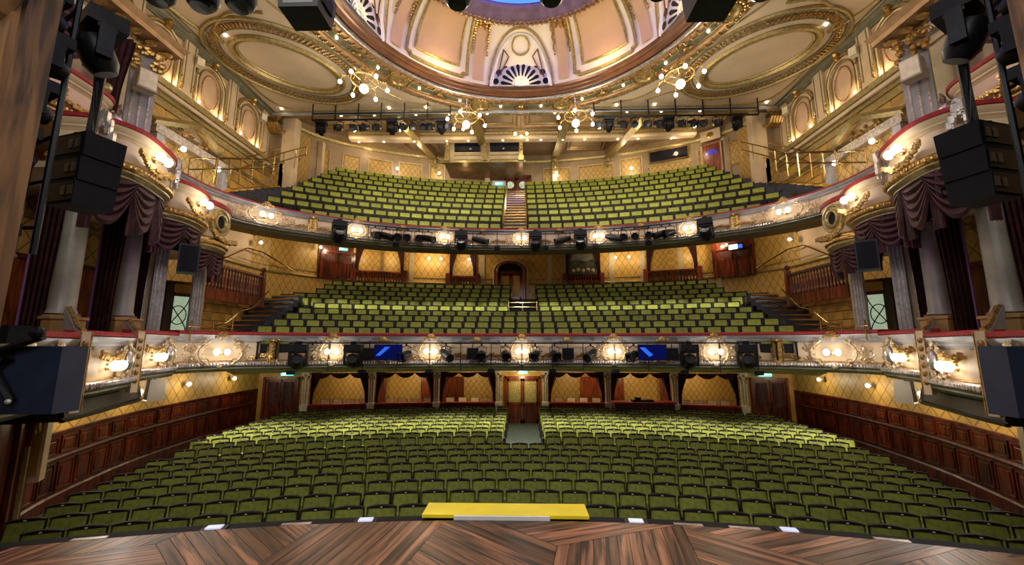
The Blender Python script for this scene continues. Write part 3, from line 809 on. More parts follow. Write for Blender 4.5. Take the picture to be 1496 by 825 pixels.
# usher's desk in the open bay
dk = thing('usher_desk', 'red draped sound desk standing in the middle right arcade opening', 'desk', (5.6, arc_y(5.6) - .55, FZ))
part('desk_body', MB().bb(-1.35, 1.35, -.3, .3, 0, 1.08), M['maroon'], dk); part('desk_top', MB().bb(-1.42, 1.42, -.36, .34, 1.08, 1.16), M['red'], dk)
part('desk_front_trim', MB().bb(-1.3, 1.3, -.32, -.3, .7, .78), M['mahog'], dk)
cb = MB().bb(-.5, .45, -.18, .2, 1.16, 1.24); cb.bb(-.35, -.1, -.05, .1, 1.24, 1.34)
part('console', cb, M['blackm'], dk)
# centre doors with gathered yellow curtains, side double doors
d1 = struct('door_7', MB().bb(-1.0, 1.0, .0, .1, 2.15, 2.7), M['ochre'], loc=(.03, 20.55, FZ))
door_unit(d1, 1.55, 2.1, curtain=mat('yellow striped net', (.40, .33, .10), .7, 0, .6, 30.))
for s in (-1, 1):
    part('door_reveal', MB().bb(s * .85, s * 1.12, -.02, .3, 0, 2.3), M['lattice2'], d1)
    d2 = struct('door_%d' % (8 + (s > 0)), MB().bb(-1.0, 1.0, .03, .1, 0, 2.9), M['ochre'], loc=(s * 11.2, 19.2, FZ), rz=-s * .16)
    door_unit(d2, 1.35, 2.15, m=M['mahog'], curtain=M['maroon'])

def exit_sign(x, y, z, ang, label, sc_=1.):
    t = thing('exit_sign', label, 'sign', (x, y, z), ang, 'green exit signs', scale=sc_)
    part('case', MB().bb(-.23, .23, -.03, .03, -.08, .08), M['exitg'], t)
    g = MB(); g.bb(-.18, -.02, -.036, -.03, -.06, .06); g.box(.03, -.033, .025, .05, .006, .05); g.box(.06, -.033, -.02, .10, .006, .025, 0); g.tube([(.12, -.034, 0), (.2, -.034, 0)], .010, 4)
    g.tube([(.165, -.034, .04), (.2, -.034, 0), (.165, -.034, -.04)], .010, 4)
    part('pictogram', g, M['exitw'], t)
    return t
exit_sign(.05, 20.25, -1.25, 0, 'small lit exit sign above the centre doors of the stalls')
exit_sign(-10.85, 19.0, -1.25, .1, 'lit exit sign above the curtained doors left of the stalls arcade', 1.2)
exit_sign(10.95, 19.0, -1.25, -.1, 'lit exit sign above the curtained doors right of the stalls arcade', 1.2)
for s in (-1, 1):
    light('POINT', 'exit_light', (s * 10.9, 18.8, -1.2), 3, (.2, .9, .9), .1)

# ---- circle back wall (level one)
W1 = smooth_path(both([(-12.0, 10.9), (-12.0, 17.4), (-11.2, 19.2), (-9.9, 20.6), (-7.0, 21.8), (-3.5, 22.5), (0, 22.75)]), 3)
w1 = struct('wall_back', MB().sweep(W1, [(-.2, -.3), (0, -.3), (0, 5.7), (-.2, 5.7)]), M['lattice'])
part('dado_rail', MB().sweep(W1, [(0, 3.42), (.05, 3.42), (.07, 3.48), (.05, 3.54), (0, 3.54)]), M['goldp'], w1)
part('dado_rail', MB().sweep(W1, [(0, 3.72), (.03, 3.72), (.03, 3.76), (0, 3.76)]), M['goldp'], w1)
def at1(x): return path_at_x(W1, x)
for x in (-9.6, -7.6, -6.1, -3.9, -2.2, 1.6, 2.4, 5.0, 6.6, 8.4, 10.0):
    q = at1(x); p = part('wall_pilaster', MB().bb(-.12, .12, -.06, .02, 2.6, 5.6), M['stone'], w1, (q[0], q[1], 0), q[2])
def opening(x, w_, h, z, label, kind):
    q = at1(x); t = struct('trim_1', None, None, loc=(q[0], q[1], z), rz=q[2])
    t.name = 'trim'
    part('opening_back', MB().bb(-w_ / 2, w_ / 2, -.06, -.02, 0, h), M['lattice2'] if kind != 'dark' else M['blackm'], t)
    fb = MB(); fb.bb(-w_ / 2 - .2, -w_ / 2 + .05, -.25, -.02, -.45, .35); fb.bb(w_ / 2 - .05, w_ / 2 + .2, -.25, -.02, -.45, .35)
    part('newel', fb, M['mahog'], t)
    rb = part('balustrade', MB().bb(-w_ / 2, w_ / 2, -.20, -.10, .14, .24), M['mahog'], t)
    bl = MB(); n = int(w_ / .14)
    for i in range(n): bl.lathe([(.03, -.42), (.045, -.3), (.025, -.15), (.045, 0), (.03, .14)], (-w_ / 2 + (i + .5) * w_ / n, -.15, 0), 6)
    link('balusters', bl.mesh('balusters', M['mahog']), (0, 0, 0), 0, rb)['kind'] = 'stuff'
    link('bottom_rail', MB().bb(-w_ / 2, w_ / 2, -.20, -.10, -.5, -.40).mesh('bottom_rail', M['mahog']), (0, 0, 0), 0, rb)
    c = thing('opening_curtain', label, 'curtain', (q[0], q[1], z + h), q[2], 'drapes of the circle openings')
    for sd in (-1, 1):
        part('drape', hang_mb(.42, h - .2, 4, .05, .6, -sd).mesh('drape', M['maroon'], True), None, c, (sd * w_ / 2, -.14, 0))
    return t
opening(-7.7, 2.5, 1.65, 3.75, 'maroon drapes framing the left wide opening behind the circle', '')
opening(-3.3, 1.5, 1.65, 3.65, 'maroon drapes framing the narrow opening left of the arched circle door', '')
opening(3.45, 1.9, 1.65, 3.65, 'maroon drapes framing the painting behind the circle', 'dark')
opening(8.0, 2.5, 1.65, 3.75, 'maroon drapes framing the right wide opening behind the circle', '')
# flower painting
q = at1(3.45); t = thing('painting', 'dark landscape painting with pale flower heads along its foot behind the circle', 'painting', (q[0], q[1] - .09, 3.95), q[2])
part('canvas', MB().bb(-.85, .85, -.03, .0, 0, 1.2), mat('dark landscape paint', (.05, .055, .03), .5, 0, .6, 2., col2=(.12, .12, .09)), t)
part('painted_sky', MB().plate([(-.8, .75), (-.3, .85), (.1, .72), (.5, .84), (.8, .7), (.8, 1.15), (-.8, 1.15)], -.034, -.03), mat('dusk sky paint', (.25, .23, .22), .5, 0, .2, 3.), t)
fl = MB()
for i in range(5): fl.ball((-.55 + i * .27, -.04, .22 + .05 * (i % 2)), .11, 8, 5, 1, .3, 1)
part('painted_flowers', fl, mat('cream flower paint', (.45, .36, .22), .6, 0, .3, 12.), t)
# arched door of the circle
q = at1(-.62)
d3 = struct('door_10', MB().bb(-.9, .9, .0, .1, -.1, 3.0), M['ochre'], loc=(q[0], q[1] - .1, 1.75), rz=0)
door_unit(d3, 1.25, 2.3, m=M['mahog'])
ab = MB(); n = 16
pts = [(-.78, 0)] + [(-.78 * cos(pi * i / n), 2.35 + .6 * sin(pi * i / n)) for i in range(n + 1)] + [(.78, 0)]
part('arch_frame', MB().tube([(a, -.1, b) for a, b in pts], .07, 6), M['doorw'], d3, smooth=True)
part('arch_architrave', MB().tube([(a * 1.2, -.06, b * 1.04) for a, b in pts], .06, 6), M['stone'], d3, smooth=True)
fan = [(.7 * cos(pi * i / n), 2.42 + .5 * sin(pi * i / n)) for i in range(n + 1)]
part('fanlight', MB().plate(fan, -.06, -.02), M['blackm'], d3)
# brass barrier at the head of the circle's centre aisle
bt = thing('aisle_barrier', 'low brass barrier with three rails at the circle centre aisle', 'railing', (.05, 17.9, 1.25))
for z in (.25, .45, .65): part('rail', MB().tube([(-.62, 0, z), (.62, 0, z)], .022, 6), M['brass'], bt, smooth=True)
for x in (-.62, 0, .62): part('post', MB().tube([(x, 0, 0), (x, 0, .7)], .025, 6), M['brass'], bt, smooth=True)
# curtained side doors of the circle
for s in (-1, 1):
    dd = struct('door_%d' % (11 + (s > 0)), MB().bb(-.95, .95, .0, .06, 0, 2.3), M['mahog'], loc=((-9.6, 20.65, 3.45) if s < 0 else (10.35, 19.7, 3.35)), rz=(.6 if s < 0 else -.72))
    door_unit(dd, 1.5, 1.35, m=M['mahog'], curtain=M['maroon'])
exit_sign(-9.2, 20.3, 4.95, .5, 'small lit exit sign over the curtained door left of the circle', .9)
t = thing('wall_screen', 'small bright blue notice screen on the maroon door right of the circle', 'screen', (10.35, 19.4, 4.75), -.8)
part('screen_case', MB().bb(-.35, .35, -.03, .02, -.16, .16), M['black'], t); part('screen_picture', MB().bb(-.30, .10, -.036, -.03, -.12, .12), M['exitw'], t)
part('screen_border', MB().bb(.12, .31, -.036, -.03, -.1, .08), mat('blue notice', (.05, .1, .5), .3, emit=(.05, .15, .8), strength=1.), t)

# ---- circle side stairs, balustrades, block wall (level one)
for s in (-1, 1):
    sd = 'left' if s < 0 else 'right'
    st = struct('stair', None, None)
    for k in range(9):
        x = -9.35 - .02 * k; y = 13.9 + .34 * k; z = .55 + .19 * k
        a = part('step', MB().bb(-.55, .55, -.17, .17, -.3, 0), M['carpetv'], st, (s * 9.75, y, z))
        link('step_nosing', MB().bb(-.55, .55, -.19, -.15, -.045, .012).mesh('step_nosing', M['brass']), (0, 0, 0), 0, a)
    bw = struct('wall_%s' % sd, MB().bb(s * 10.42, s * 10.5, 11.6, 15.4, -.4, 1.9), M['joint'])
    me = MB().bb(-.03, .03, -.30, .30, -.13, .13).mesh('block', M['ochre'])
    for j in range(7):
        for i in range(6):
            y = 12.75 + i * .62 + (j % 2) * .31
            if y < 15.1: link('block', me, (s * 10.4, y, .15 + j * .28), 0, bw)
    part('stair_string', MB().slab([(s * 10.33, 12.0), (s * 10.40, 12.0), (s * 10.40, 15.4), (s * 10.33, 15.4)], .0, .12), M['stone'], bw)
    # level wooden balustrade with turned balusters
    bal = thing('balustrade', f'dark wooden balustrade with turned balusters beside the {sd} circle stairs', 'balustrade', (s * 9.85, 12.3, 1.75), 0, None)
    y1 = 2.7
    part('handrail', MB().bb(-.07, .07, 0, y1, .80, .88), M['mahog'], bal); part('base_rail', MB().bb(-.06, .06, 0, y1, -.28, .08), M['mahog'], bal)
    bme = MB().lathe([(.03, .08), (.05, .14), (.03, .2), (.055, .36), (.03, .55), (.04, .62), (.025, .70), (.04, .80)], n=8).mesh('baluster', M['mahog'], True)
    for i in range(18): part('baluster', bme, None, bal, (0, .10 + i * .145, 0))
    nw = MB().box(0, y1 + .06, .35, .16, .16, 1.3); nw.ball((0, y1 + .06, 1.12), .10, 8, 6); nw.lathe([(.03, 1.0), (.08, 1.0), (.05, 1.05)], (0, y1 + .06, 0), 8)
    part('newel_post', nw, M['mahog'], bal, smooth=False)
    # brass handrail rising along the steps
    hr = thing('stair_handrail', f'slim brass handrail rising beside the {sd} circle steps', 'handrail', (s * 9.15, 11.9, .35))
    pts = [(0, 0, .25), (0, .5, .35), (-s * 0, 1.1, .75), (s * .1, 1.9, 1.0), (s * .15, 2.7, 1.65)]
    part('rail', MB().tube(smooth_path([Vector(p) for p in pts], 4), .025, 6), M['brass'], hr, smooth=True)
    part('lower_rail', MB().tube([(0, -.9, .2), (0, 0, .2), (0, .9, .2)], .02, 6), M['brass'], hr, smooth=True)
    for y in (-.8, 0, .8): part('post', MB().tube([(0, y, -.2), (0, y, .35 + .3 * (y > .5))], .022, 6), M['brass'], hr)
    # upper sloping hand rail on the wall
    wr = part('wall_handrail', MB().tube([(s * 11.85, 14.6, 2.9), (s * 11.85, 16.9, 4.2), (s * 11.7, 17.7, 4.2), (s * 11.0, 19.0, 3.6)], .03, 6), M['brass'], w1)

# ---- balcony back (level two)
W2 = smooth_path(both([(-11.95, 17.6), (-11.6, 19.6), (-10.4, 21.0), (-7.5, 22.5), (-3.8, 23.5), (0, 23.9)]), 3)
w2 = struct('wall_back', MB().sweep(W2, [(-.2, 4.5), (0, 4.5), (0, 11.9), (-.2, 11.9)]), M['tan'])
def at2(x): return path_at_x(W2, x)
pan = MB(); pan.bb(-.02, .02, 0, .01, 0, .01)
for x, w_, zt_ in ((-10.9, .9, 10.7), (-9.6, .95, 10.7), (-8.2, 1.3, 10.75), (-6.6, 1.3, 10.8), (-5.1, .9, 10.9), (10.2, 1.0, 10.7), (11.2, .7, 10.7), (2.2, 1.6, 10.85), (4.5, 2.1, 10.85), (6.5, 1.25, 11.0)):
    q = at2(x)
    p = part('trellis_panel', MB().bb(-w_ / 2, w_ / 2, -.03, .02, 9.3, zt_), M['lattice2'], w2, (q[0], q[1], 0), q[2])
    fb = MB().tube([(-w_ / 2, -.04, 9.35), (w_ / 2, -.04, 9.35), (w_ / 2, -.04, zt_), (-w_ / 2, -.04, zt_)], .045, 4, True)
    link('panel_frame', fb.mesh('panel_frame', M['cream']), (0, 0, 0), 0, p)
    fb = MB().tube([(-w_ / 2 + .08, -.05, 9.4), (w_ / 2 - .08, -.05, 9.4), (w_ / 2 - .08, -.05, zt_ - .08), (-w_ / 2 + .08, -.05, zt_ - .08)], .018, 4, True)
    link('panel_fillet', fb.mesh('panel_fillet', M['goldp']), (0, 0, 0), 0, p)
part('cornice', MB().sweep(W2, [(0, 11.2), (.05, 11.2), (.12, 11.3), (.12, 11.4), (0, 11.4)]), M['goldp'], w2, smooth=True)
# right side window and little door
q = at2(8.45); wn = struct('window_1', MB().bb(-1.15, 1.15, -.10, .02, 10.15, 11.35), M['goldp'], loc=(q[0], q[1], 0), rz=q[2])
part('window_frame', MB().tube([(-1.05, -.12, 10.45), (1.05, -.12, 10.45), (1.05, -.12, 11.15), (-1.05, -.12, 11.15)], .06, 4, True), M['beam'], wn)
part('pane', MB().bb(-1.0, 1.0, -.14, -.11, 10.5, 11.1), M['booth'], wn)
part('window_apron', MB().bb(-1.05, 1.05, -.12, -.08, 9.75, 10.2), M['lattice2'], wn)
q = at2(10.4); dn = struct('door_14', MB().bb(-.5, .5, -.06, .02, 0, 2.0), M['doorw'], loc=(q[0] - .1, q[1] - .15, 8.9), rz=q[2])
part('door_frame', MB().tube([(-.48, -.08, 0), (-.48, -.08, 1.9), (.48, -.08, 1.9), (.48, -.08, 0)], .05, 4), M['cream'], dn)
part('door_glass', MB().plate([(.3 * cos(pi * i / 8), 1.3 + .28 * sin(pi * i / 8)) for i in range(9)], -.09, -.06), mat('violet door glass', (.06, .04, .3), .2, emit=(.05, .03, .35), strength=.8), dn)
part('door_plaque', MB().bb(-.5, .5, -.1, 0, 2.1, 2.7), M['cream'], dn)
part('door_rosette', MB().lathe([(0, -.14), (.1, -.14), (.15, -.11), (.18, -.1)], (0, 0, 2.4), 14, axis='y'), M['gold'], dn)

# projection booth, hung over the last rows
bo = struct('booth', MB().bb(-4.3, .1, 21.4, 23.9, 10.15, 11.9), M['stone'])
part('booth_soffit', MB().bb(-4.3, .1, 21.4, 23.9, 10.12, 10.15), M['beam'], bo); part('booth_cornice', MB().bb(-4.45, .25, 21.25, 21.4, 10.1, 10.22), M['goldp'], bo); part('booth_cornice', MB().bb(-4.45, .25, 21.2, 21.4, 11.42, 11.56), M['goldp'], bo)
for x0, x1 in ((-3.75, -2.25), (-1.75, -.1)):
    fr = part('booth_window_frame', MB().tube([(x0, 21.36, 10.72), (x1, 21.36, 10.72), (x1, 21.36, 11.40), (x0, 21.36, 11.40)], .04, 4, True), M['cream'], bo)
    link('booth_pane', MB().bb(x0, x1, 21.36, 21.385, 10.72, 11.40).mesh('booth_pane', M['booth']), (0, 0, 0), 0, fr)
    part('booth_panel', MB().tube([(x0 + .02, 21.38, 10.32), (x1 - .02, 21.38, 10.32), (x1 - .02, 21.38, 10.58), (x0 + .02, 21.38, 10.58)], .022, 4, True), M['goldp'], bo)
for x in (-4.1, -2.0, .0):
    cb = MB().box(x, 21.25, 10.9, .2, .22, 1.0); cb.ball((x, 21.15, 11.1), .13, 6, 5); cb.ball((x, 21.15, 10.8), .10, 6, 5); cb.box(x, 21.22, 10.3, .3, .2, .28)
    part('booth_console', cb, M['goldp'], bo)
# centre doors of the balcony
d4 = struct('door_13', MB().bb(-.9, .9, .0, .08, 0, 2.2), M['mahog'], loc=(-.28, 23.6, 8.15))
door_unit(d4, 1.5, 2.0, m=M['mahog'])
for e in (-1, 1):
    part('door_oval_glass', MB().lathe([(0, -.05), (.16, -.05), (.2, -.06), (.23, -.04)], (e * .38, 0, 1.55), 18, axis='y'), M['glass'], d4)
exit_sign(-1.3, 22.5, 9.35, 0, 'lit exit sign beside the balcony centre doors', 1.0)
part('sign_board', MB().bb(-1.7, -.9, 22.55, 22.6, 9.0, 9.55), M['grey'], bo)
light('POINT', 'exit_light', (-1.3, 22.2, 9.3), 3, (.2, .35, 1), .1)

# balcony roof: coffers, beams, downlights
rc = struct('ceiling', MB().slab([(-12.3, 17.85), (12.3, 17.85), (12.3, 24.6), (-12.3, 24.6)], 11.75, 11.9), M['tan'])
P = [(-12, 17.6), (12, 17.6)]
part('beam', MB().sweep(P, [(-.45, 10.92), (-.05, 10.92), (.0, 11.0), (.12, 11.02), (.12, 11.08), (-.45, 11.8)]), M['goldp'], rc)
part('beam_face', MB().sweep(P, [(.0, 10.78), (.06, 10.78), (.08, 10.86), (.05, 10.95), (0, 10.95)]), M['grey'], rc)
P = [(-9.4, 20.5), (-5, 20.75), (5, 20.75), (9.4, 20.5)]
part('beam', MB().sweep(P, [(-.4, 11.20), (.0, 11.20), (.06, 11.27), (.06, 11.34), (0, 11.45), (0, 11.8), (-.4, 11.8)]), M['cream'], rc)
part('beam_fillet', MB().sweep(P, [(.0, 11.42), (.12, 11.42), (.16, 11.52), (.16, 11.6), (0, 11.6)]), M['goldp'], rc)
for s in (-1, 1):
    for x0, x1 in ((6.3, 5.2), (2.35, 2.05)):
        a = Vector((s * x0, 18.0)); b = Vector((s * x1, 23.4)); d = (b - a); ang = atan2(d.y, d.x); Lb = d.length; c = (a + b) / 2
        p = part('cross_beam', MB().box(0, 0, 0, Lb, .34, .42), M['beam'], rc, (c.x, c.y, 11.42), ang)
        link('cross_beam_fillet', MB().box(0, 0, -.2, Lb, .42, .06).mesh('f', M['goldp']), (0, 0, 0), 0, p).name = 'cross_beam_fillet'
        cb = MB().box(0, 0, -.1, .36, .3, .9); cb.ball((0, -.2, .15), .17, 6, 5); cb.ball((0, -.18, -.2), .13, 6, 5)
        part('beam_console', cb, M['goldp'], rc, (b.x, b.y - .1, 10.9), 0)
        lo = MB().box(0, 0, 0, .3, .12, 1.9)
        part('pier', lo, M['cream'], rc, (b.x, b.y + .1, 9.9), 0)
    # coffer frames
    for x0, x1, y0, y1 in ((6.6, 9.3, 21.0, 22.6), (2.7, 4.9, 21.0, 23.0), (6.7, 10.6, 18.2, 20.3), (2.6, 5.9, 18.2, 20.3), (.2, 2.1, 18.2, 20.3)):
        for i, th in enumerate((.09, .05)):
            o_ = .02 + i * .2
            part('coffer_frame', MB().tube([(s * (x0 + o_), y0 + o_, 11.72), (s * (x1 - o_), y0 + o_, 11.72), (s * (x1 - o_), y1 - o_, 11.72), (s * (x0 + o_), y1 - o_, 11.72)], th, 4, True), M['beam'] if i == 0 else M['goldp'], rc)
for x in (-9.0, -7.6, -5.9, -4.1, -2.9, -1.0, .35, 1.1, 2.3, 3.5, 5.3, 6.4, 8.2):
    part('downlight', MB().lathe([(0, 11.18), (.05, 11.18), (.06, 11.22)], (x, 20.9, 0), 8), M['down'], rc)
for x in (-8.6, -7.0, -5.0, -3.4, -1.6, 1.6, 3.4, 5.0, 6.6, 8.4):
    part('downlight', MB().lathe([(0, 10.88), (.05, 10.88), (.06, 10.93)], (x, 17.8, 0), 8), M['down'], rc)
for x in (-9, -6.2, -3.4, 0, 3.4, 6.2, 9):
    light('POINT', 'downlight_lamp', (x, 20.2, 10.75), 26, (1, .80, .52), .12)
    light('POINT', 'downlight_lamp', (x * .95, 22.3 - .012 * x * x, 11.0 if abs(x) > 4.5 or x > 1 else 9.75), 16 if abs(x) > 4.5 or x > 1 else 5, (1, .80, .52), .12)

# sloping side piers and stair walls of the balcony
for s in (-1, 1):
    sd = 'left' if s < 0 else 'right'
    pz = struct('wall_%s' % sd, None, None)
    # trellised cheek wall descending to the front, with its moulded coping
    pr = [(18.0, 5.2), (18.0, 8.6), (19.2, 9.4), (19.2, 10.9), (21.4, 11.2), (21.4, 5.2)]
    mb = MB(); X = s * 11.3; n = len(pr)
    mb.add([(X, y, z) for y, z in pr] + [(X + s * .7, y, z) for y, z in pr], [tuple(range(n)), tuple(range(n, 2 * n))] + [(i, (i + 1) % n, (i + 1) % n + n, i + n) for i in range(n)])
    part('cheek_wall', mb, M['lattice2'], pz)
    part('cheek_coping', MB().tube([(X - s * .02, 18.0, 8.6), (X - s * .02, 19.2, 9.4)], .08, 4), M['goldp'], pz)
    part('corner_pier', MB().bb(s * 10.9, s * 11.5, 18.0, 18.5, 5.2, 11.0), M['cream'], pz)
    part('corner_pier', MB().bb(s * 10.75, s * 11.0, 20.4, 20.7, 8.6, 11.0), M['cream'], pz)
    # big scrolled bracket under the ceiling corner
    sb = MB()
    for q_ in range(5):
        yy = 17.2 + q_ * .0; xx = s * (11.9 - q_ * .13)
        sb.tube([(xx, 17.55, 10.75), (xx, 17.35, 10.55), (xx, 17.3, 10.3), (xx - s * .0, 17.45, 10.1), (xx, 17.7, 10.05), (xx, 17.95, 10.2)], .075, 5)
    part('scroll_bracket', sb, M['gold'], pz, smooth=True)
    # brass stair rails either side
    hr = thing('stair_handrail', f'tall brass railing zigzagging down the {sd} side steps of the balcony', 'handrail', (s * 10.3, 14.0, 5.2))
    run = [(s * -.3, -1.6, .0), (s * .1, .0, .75), (s * .35, 1.6, 1.5), (s * .4, 3.0, 2.5), (s * .2, 4.4, 3.5)]
    for dz in (.95, .55): part('rail', MB().tube([(x, y, z + dz) for x, y, z in run], .028, 6), M['brass'], hr, smooth=True)
    run2 = [(x + s * .95, y, z) for x, y, z in run]
    for dz in (.95, .55): part('rail', MB().tube([(x, y, z + dz) for x, y, z in run2], .028, 6), M['brass'], hr, smooth=True)
    for rr_ in (run, run2):
        for i in range(9):
            f = i / 8 * (len(rr_) - 1); a = int(min(f, len(rr_) - 2)); tt = f - a
            p = Vector(rr_[a]).lerp(Vector(rr_[a + 1]), tt); part('post', MB().tube([(p.x, p.y, p.z), (p.x, p.y, p.z + .97)], .022, 5), M['brass'], hr)
    st = struct('stair', None, None)
    for k in range(12):
        y = 12.6 + .42 * k; z = 4.85 + .20 * k
        a = part('step', MB().bb(-.45, .45, -.21, .21, -.28, 0), M['carpetv'], st, (s * 11.2, y, z))
        link('step_nosing', MB().bb(-.45, .45, -.23, -.18, -.05, .012).mesh('step_nosing', M['brass']), (0, 0, 0), 0, a)
for s in (-1, 1): struct('floor', MB().bb(s * 10.65, s * 12.0, 17.4, 21.5, 6.6, 7.15), M['carpetv'])
# centre stair of the balcony with brass nosings and handrails
st = struct('stair', None, None)
for k in range(16):
    y = 17.5 + k * .36; z = 5.05 + k * .262
    w_ = 1.0
    a = part('step', MB().bb(-w_ / 2, w_ / 2, -.18, .18, -.5, 0), M['carpetv'], st, (-.3, y, z))
    link('step_nosing', MB().bb(-w_ / 2, w_ / 2, -.20, -.13, -.06, .012).mesh('step_nosing', M['brass']), (0, 0, 0), 0, a)
for e, sd in ((-1, 'left'), (1, 'right')):
    hr = thing('stair_handrail', f'brass handrail along the {sd} edge of the balcony centre stair', 'handrail', (-.3 + e * .52, 17.5, 5.05))
    part('rail', MB().tube([(0, 0, .8), (0, 5.4, 4.73)], .03, 6), M['brass'], hr, smooth=True)
    for k in range(7): part('post', MB().tube([(0, k * .9, k * .655), (0, k * .9, k * .655 + .8)], .024, 5), M['brass'], hr)

# ================================================================ SIDE BOXES, COLUMNS, PROSCENIUM (left built, right mirrored)
def mirp(p, s): return p if s < 0 else [(-x, y) for x, y in reversed(p)]
def scroll(mb, cx, cz, r0, a0, d, th=.016, turns=1.3, n=18, y=-.04):
    pts = []; rs = []
    for i in range(n + 1):
        t = i / n; r = r0 * (1 - .86 * t); a = a0 + d * t * turns * 2 * pi
        pts.append((cx + r * cos(a), y - .02 * t, cz + r * sin(a))); rs.append(th * (1.15 - .5 * t))
    mb.tube(pts, th, 4, rs=rs); mb.ball((cx, y - .03, cz), th * 1.9, 5, 3)
def leaf(mb, x, z, l, w_, ang, y=-.04):
    m3 = Matrix.Rotation(-ang, 3, 'Y'); mb.ball((x + cos(ang) * l / 2, y, z + sin(ang) * l / 2), 1, 5, 3, l / 2, w_ * .5, w_ / 2, m3)
def cartouche(W, H, rich=1):
    mb = MB(); rnd = random.Random(5)
    for s in (-1, 1):
        scroll(mb, s * W * .20, H * .28, H * .15, pi / 2, s, .02); scroll(mb, s * W * .17, -H * .30, H * .14, -pi / 2, -s, .02)
        scroll(mb, s * W * .33, H * .12, H * .13, pi / 2, s, .017); scroll(mb, s * W * .33, -H * .20, H * .12, -pi / 2, -s, .017)
        scroll(mb, s * W * .43, -H * .06, H * .10, 0, s, .014)
        pts = [(s * W * .13, -.05, -H * .42), (s * W * .24, -.06, -H * .18), (s * W * .25, -.06, H * .1), (s * W * .13, -.05, H * .38)]
        mb.tube(smooth_path([Vector(p) for p in pts], 4), .022, 5)
        for i in range(int(16 * rich)):
            x = rnd.uniform(.2, .5) * W; z = rnd.uniform(-.45, .32) * H * (1.1 - x / W)
            leaf(mb, s * x, z, .05 + .07 * rnd.random(), .04, rnd.uniform(0, 2 * pi))
        leaf(mb, s * W * .36, -H * .36, W * .16, .05, 0 if s > 0 else pi)
    for i in range(7): leaf(mb, 0, H * .36, H * .16, .045, pi / 2 + (i - 3) * .36, -.07)
    for i in range(5): leaf(mb, 0, -H * .40, H * .13, .04, -pi / 2 + (i - 2) * .42, -.06)
    return mb
cart_m = cartouche(1.38, .86, 1.6).mesh('gilded_cartouche', M['cartm'], True)
cart_s = cartouche(1.0, .72, 1.5).mesh('gilded_cartouche', M['cartm'], True)
cart_w = cartouche(2.1, .84, 2.6).mesh('gilded_cartouche', M['cartm'], True)
def console_mb(H=.72):
    mb = MB(); mb.box(0, -.03, 0, .20, .06, H)
    for s in (-1, 1): mb.tube([(s * .11, -.05, -H / 2), (s * .13, -.07, 0), (s * .11, -.06, H / 2)], .022, 5); scroll(mb, s * .07, H * .42, .06, 0, s, .015, y=-.08)
    for i in range(5): mb.ball((0, -.075, -H * .28 + i * .11), .045, 6, 3)
    for i in range(5): leaf(mb, 0, -H * .42, .15, .06, -pi / 2 + (i - 2) * .5, -.08)
    mb.ball((0, -.09, H * .42), .06, 6, 4); return mb
cons_m = console_mb().mesh('gilded_console', M['gold'], True)
shell = MB()
for i in range(7): leaf(shell, 0, 0, .17, .05, pi / 2 + (i - 3) * .42, -.05)
for s in (-1, 1): scroll(shell, s * .16, .0, .06, 0, s, .014)
shell_m = shell.mesh('gilded_shell', M['gold'], True)
def garland_mb(W, sag, n=26, r=.04, seed=1):
    mb = MB(); rnd = random.Random(seed)
    for i in range(n):
        t = -1 + 2 * i / (n - 1); z = -sag * (1 - t * t)
        for q in range(3): mb.ball((t * W / 2 + rnd.uniform(-.02, .02), -.05 - rnd.random() * .04, z + rnd.uniform(-.05, .05)), r * rnd.uniform(.7, 1.2), 5, 3)
    return mb

# wall sconces with paired glass globes
gl_big = MB().ball((0, 0, 0), .085, 10, 7, 1, 1, 1.1).mesh('globe', M['glow'], True)
arm_m = MB().tube([(0, 0, 0), (0, -.10, -.03), (0, -.14, .0)], .014, 5).mesh('arm', M['brass'], True)
bp_m = MB().lathe([(0, -.03), (.05, -.03), (.07, 0)], n=10, axis='y').mesh('back_plate', M['brass'], True)
gal_m = MB().lathe([(.02, -.12), (.05, -.11), (.06, -.09)], n=8).mesh('gallery', M['brass'], True)
def sconce(x, y, z, ang, label, group, n=2, e=15, sc_=1., col=(1, .94, .85)):
    t = thing('wall_sconce', label, 'wall light', (x, y, z), ang, group, scale=sc_)
    part('back_plate', bp_m, None, t)
    for i in range(n):
        o = (i - (n - 1) / 2) * .27
        a = part('arm', arm_m, None, t, (o * .6, 0, -.02), 0); part('globe', gl_big, None, t, (o, -.16, .02))
    v = Vector((sin(ang), -cos(ang)))
    light('POINT', 'sconce_light', (x + v.x * .55, y + v.y * .55, z), e, col, .07)
    return t

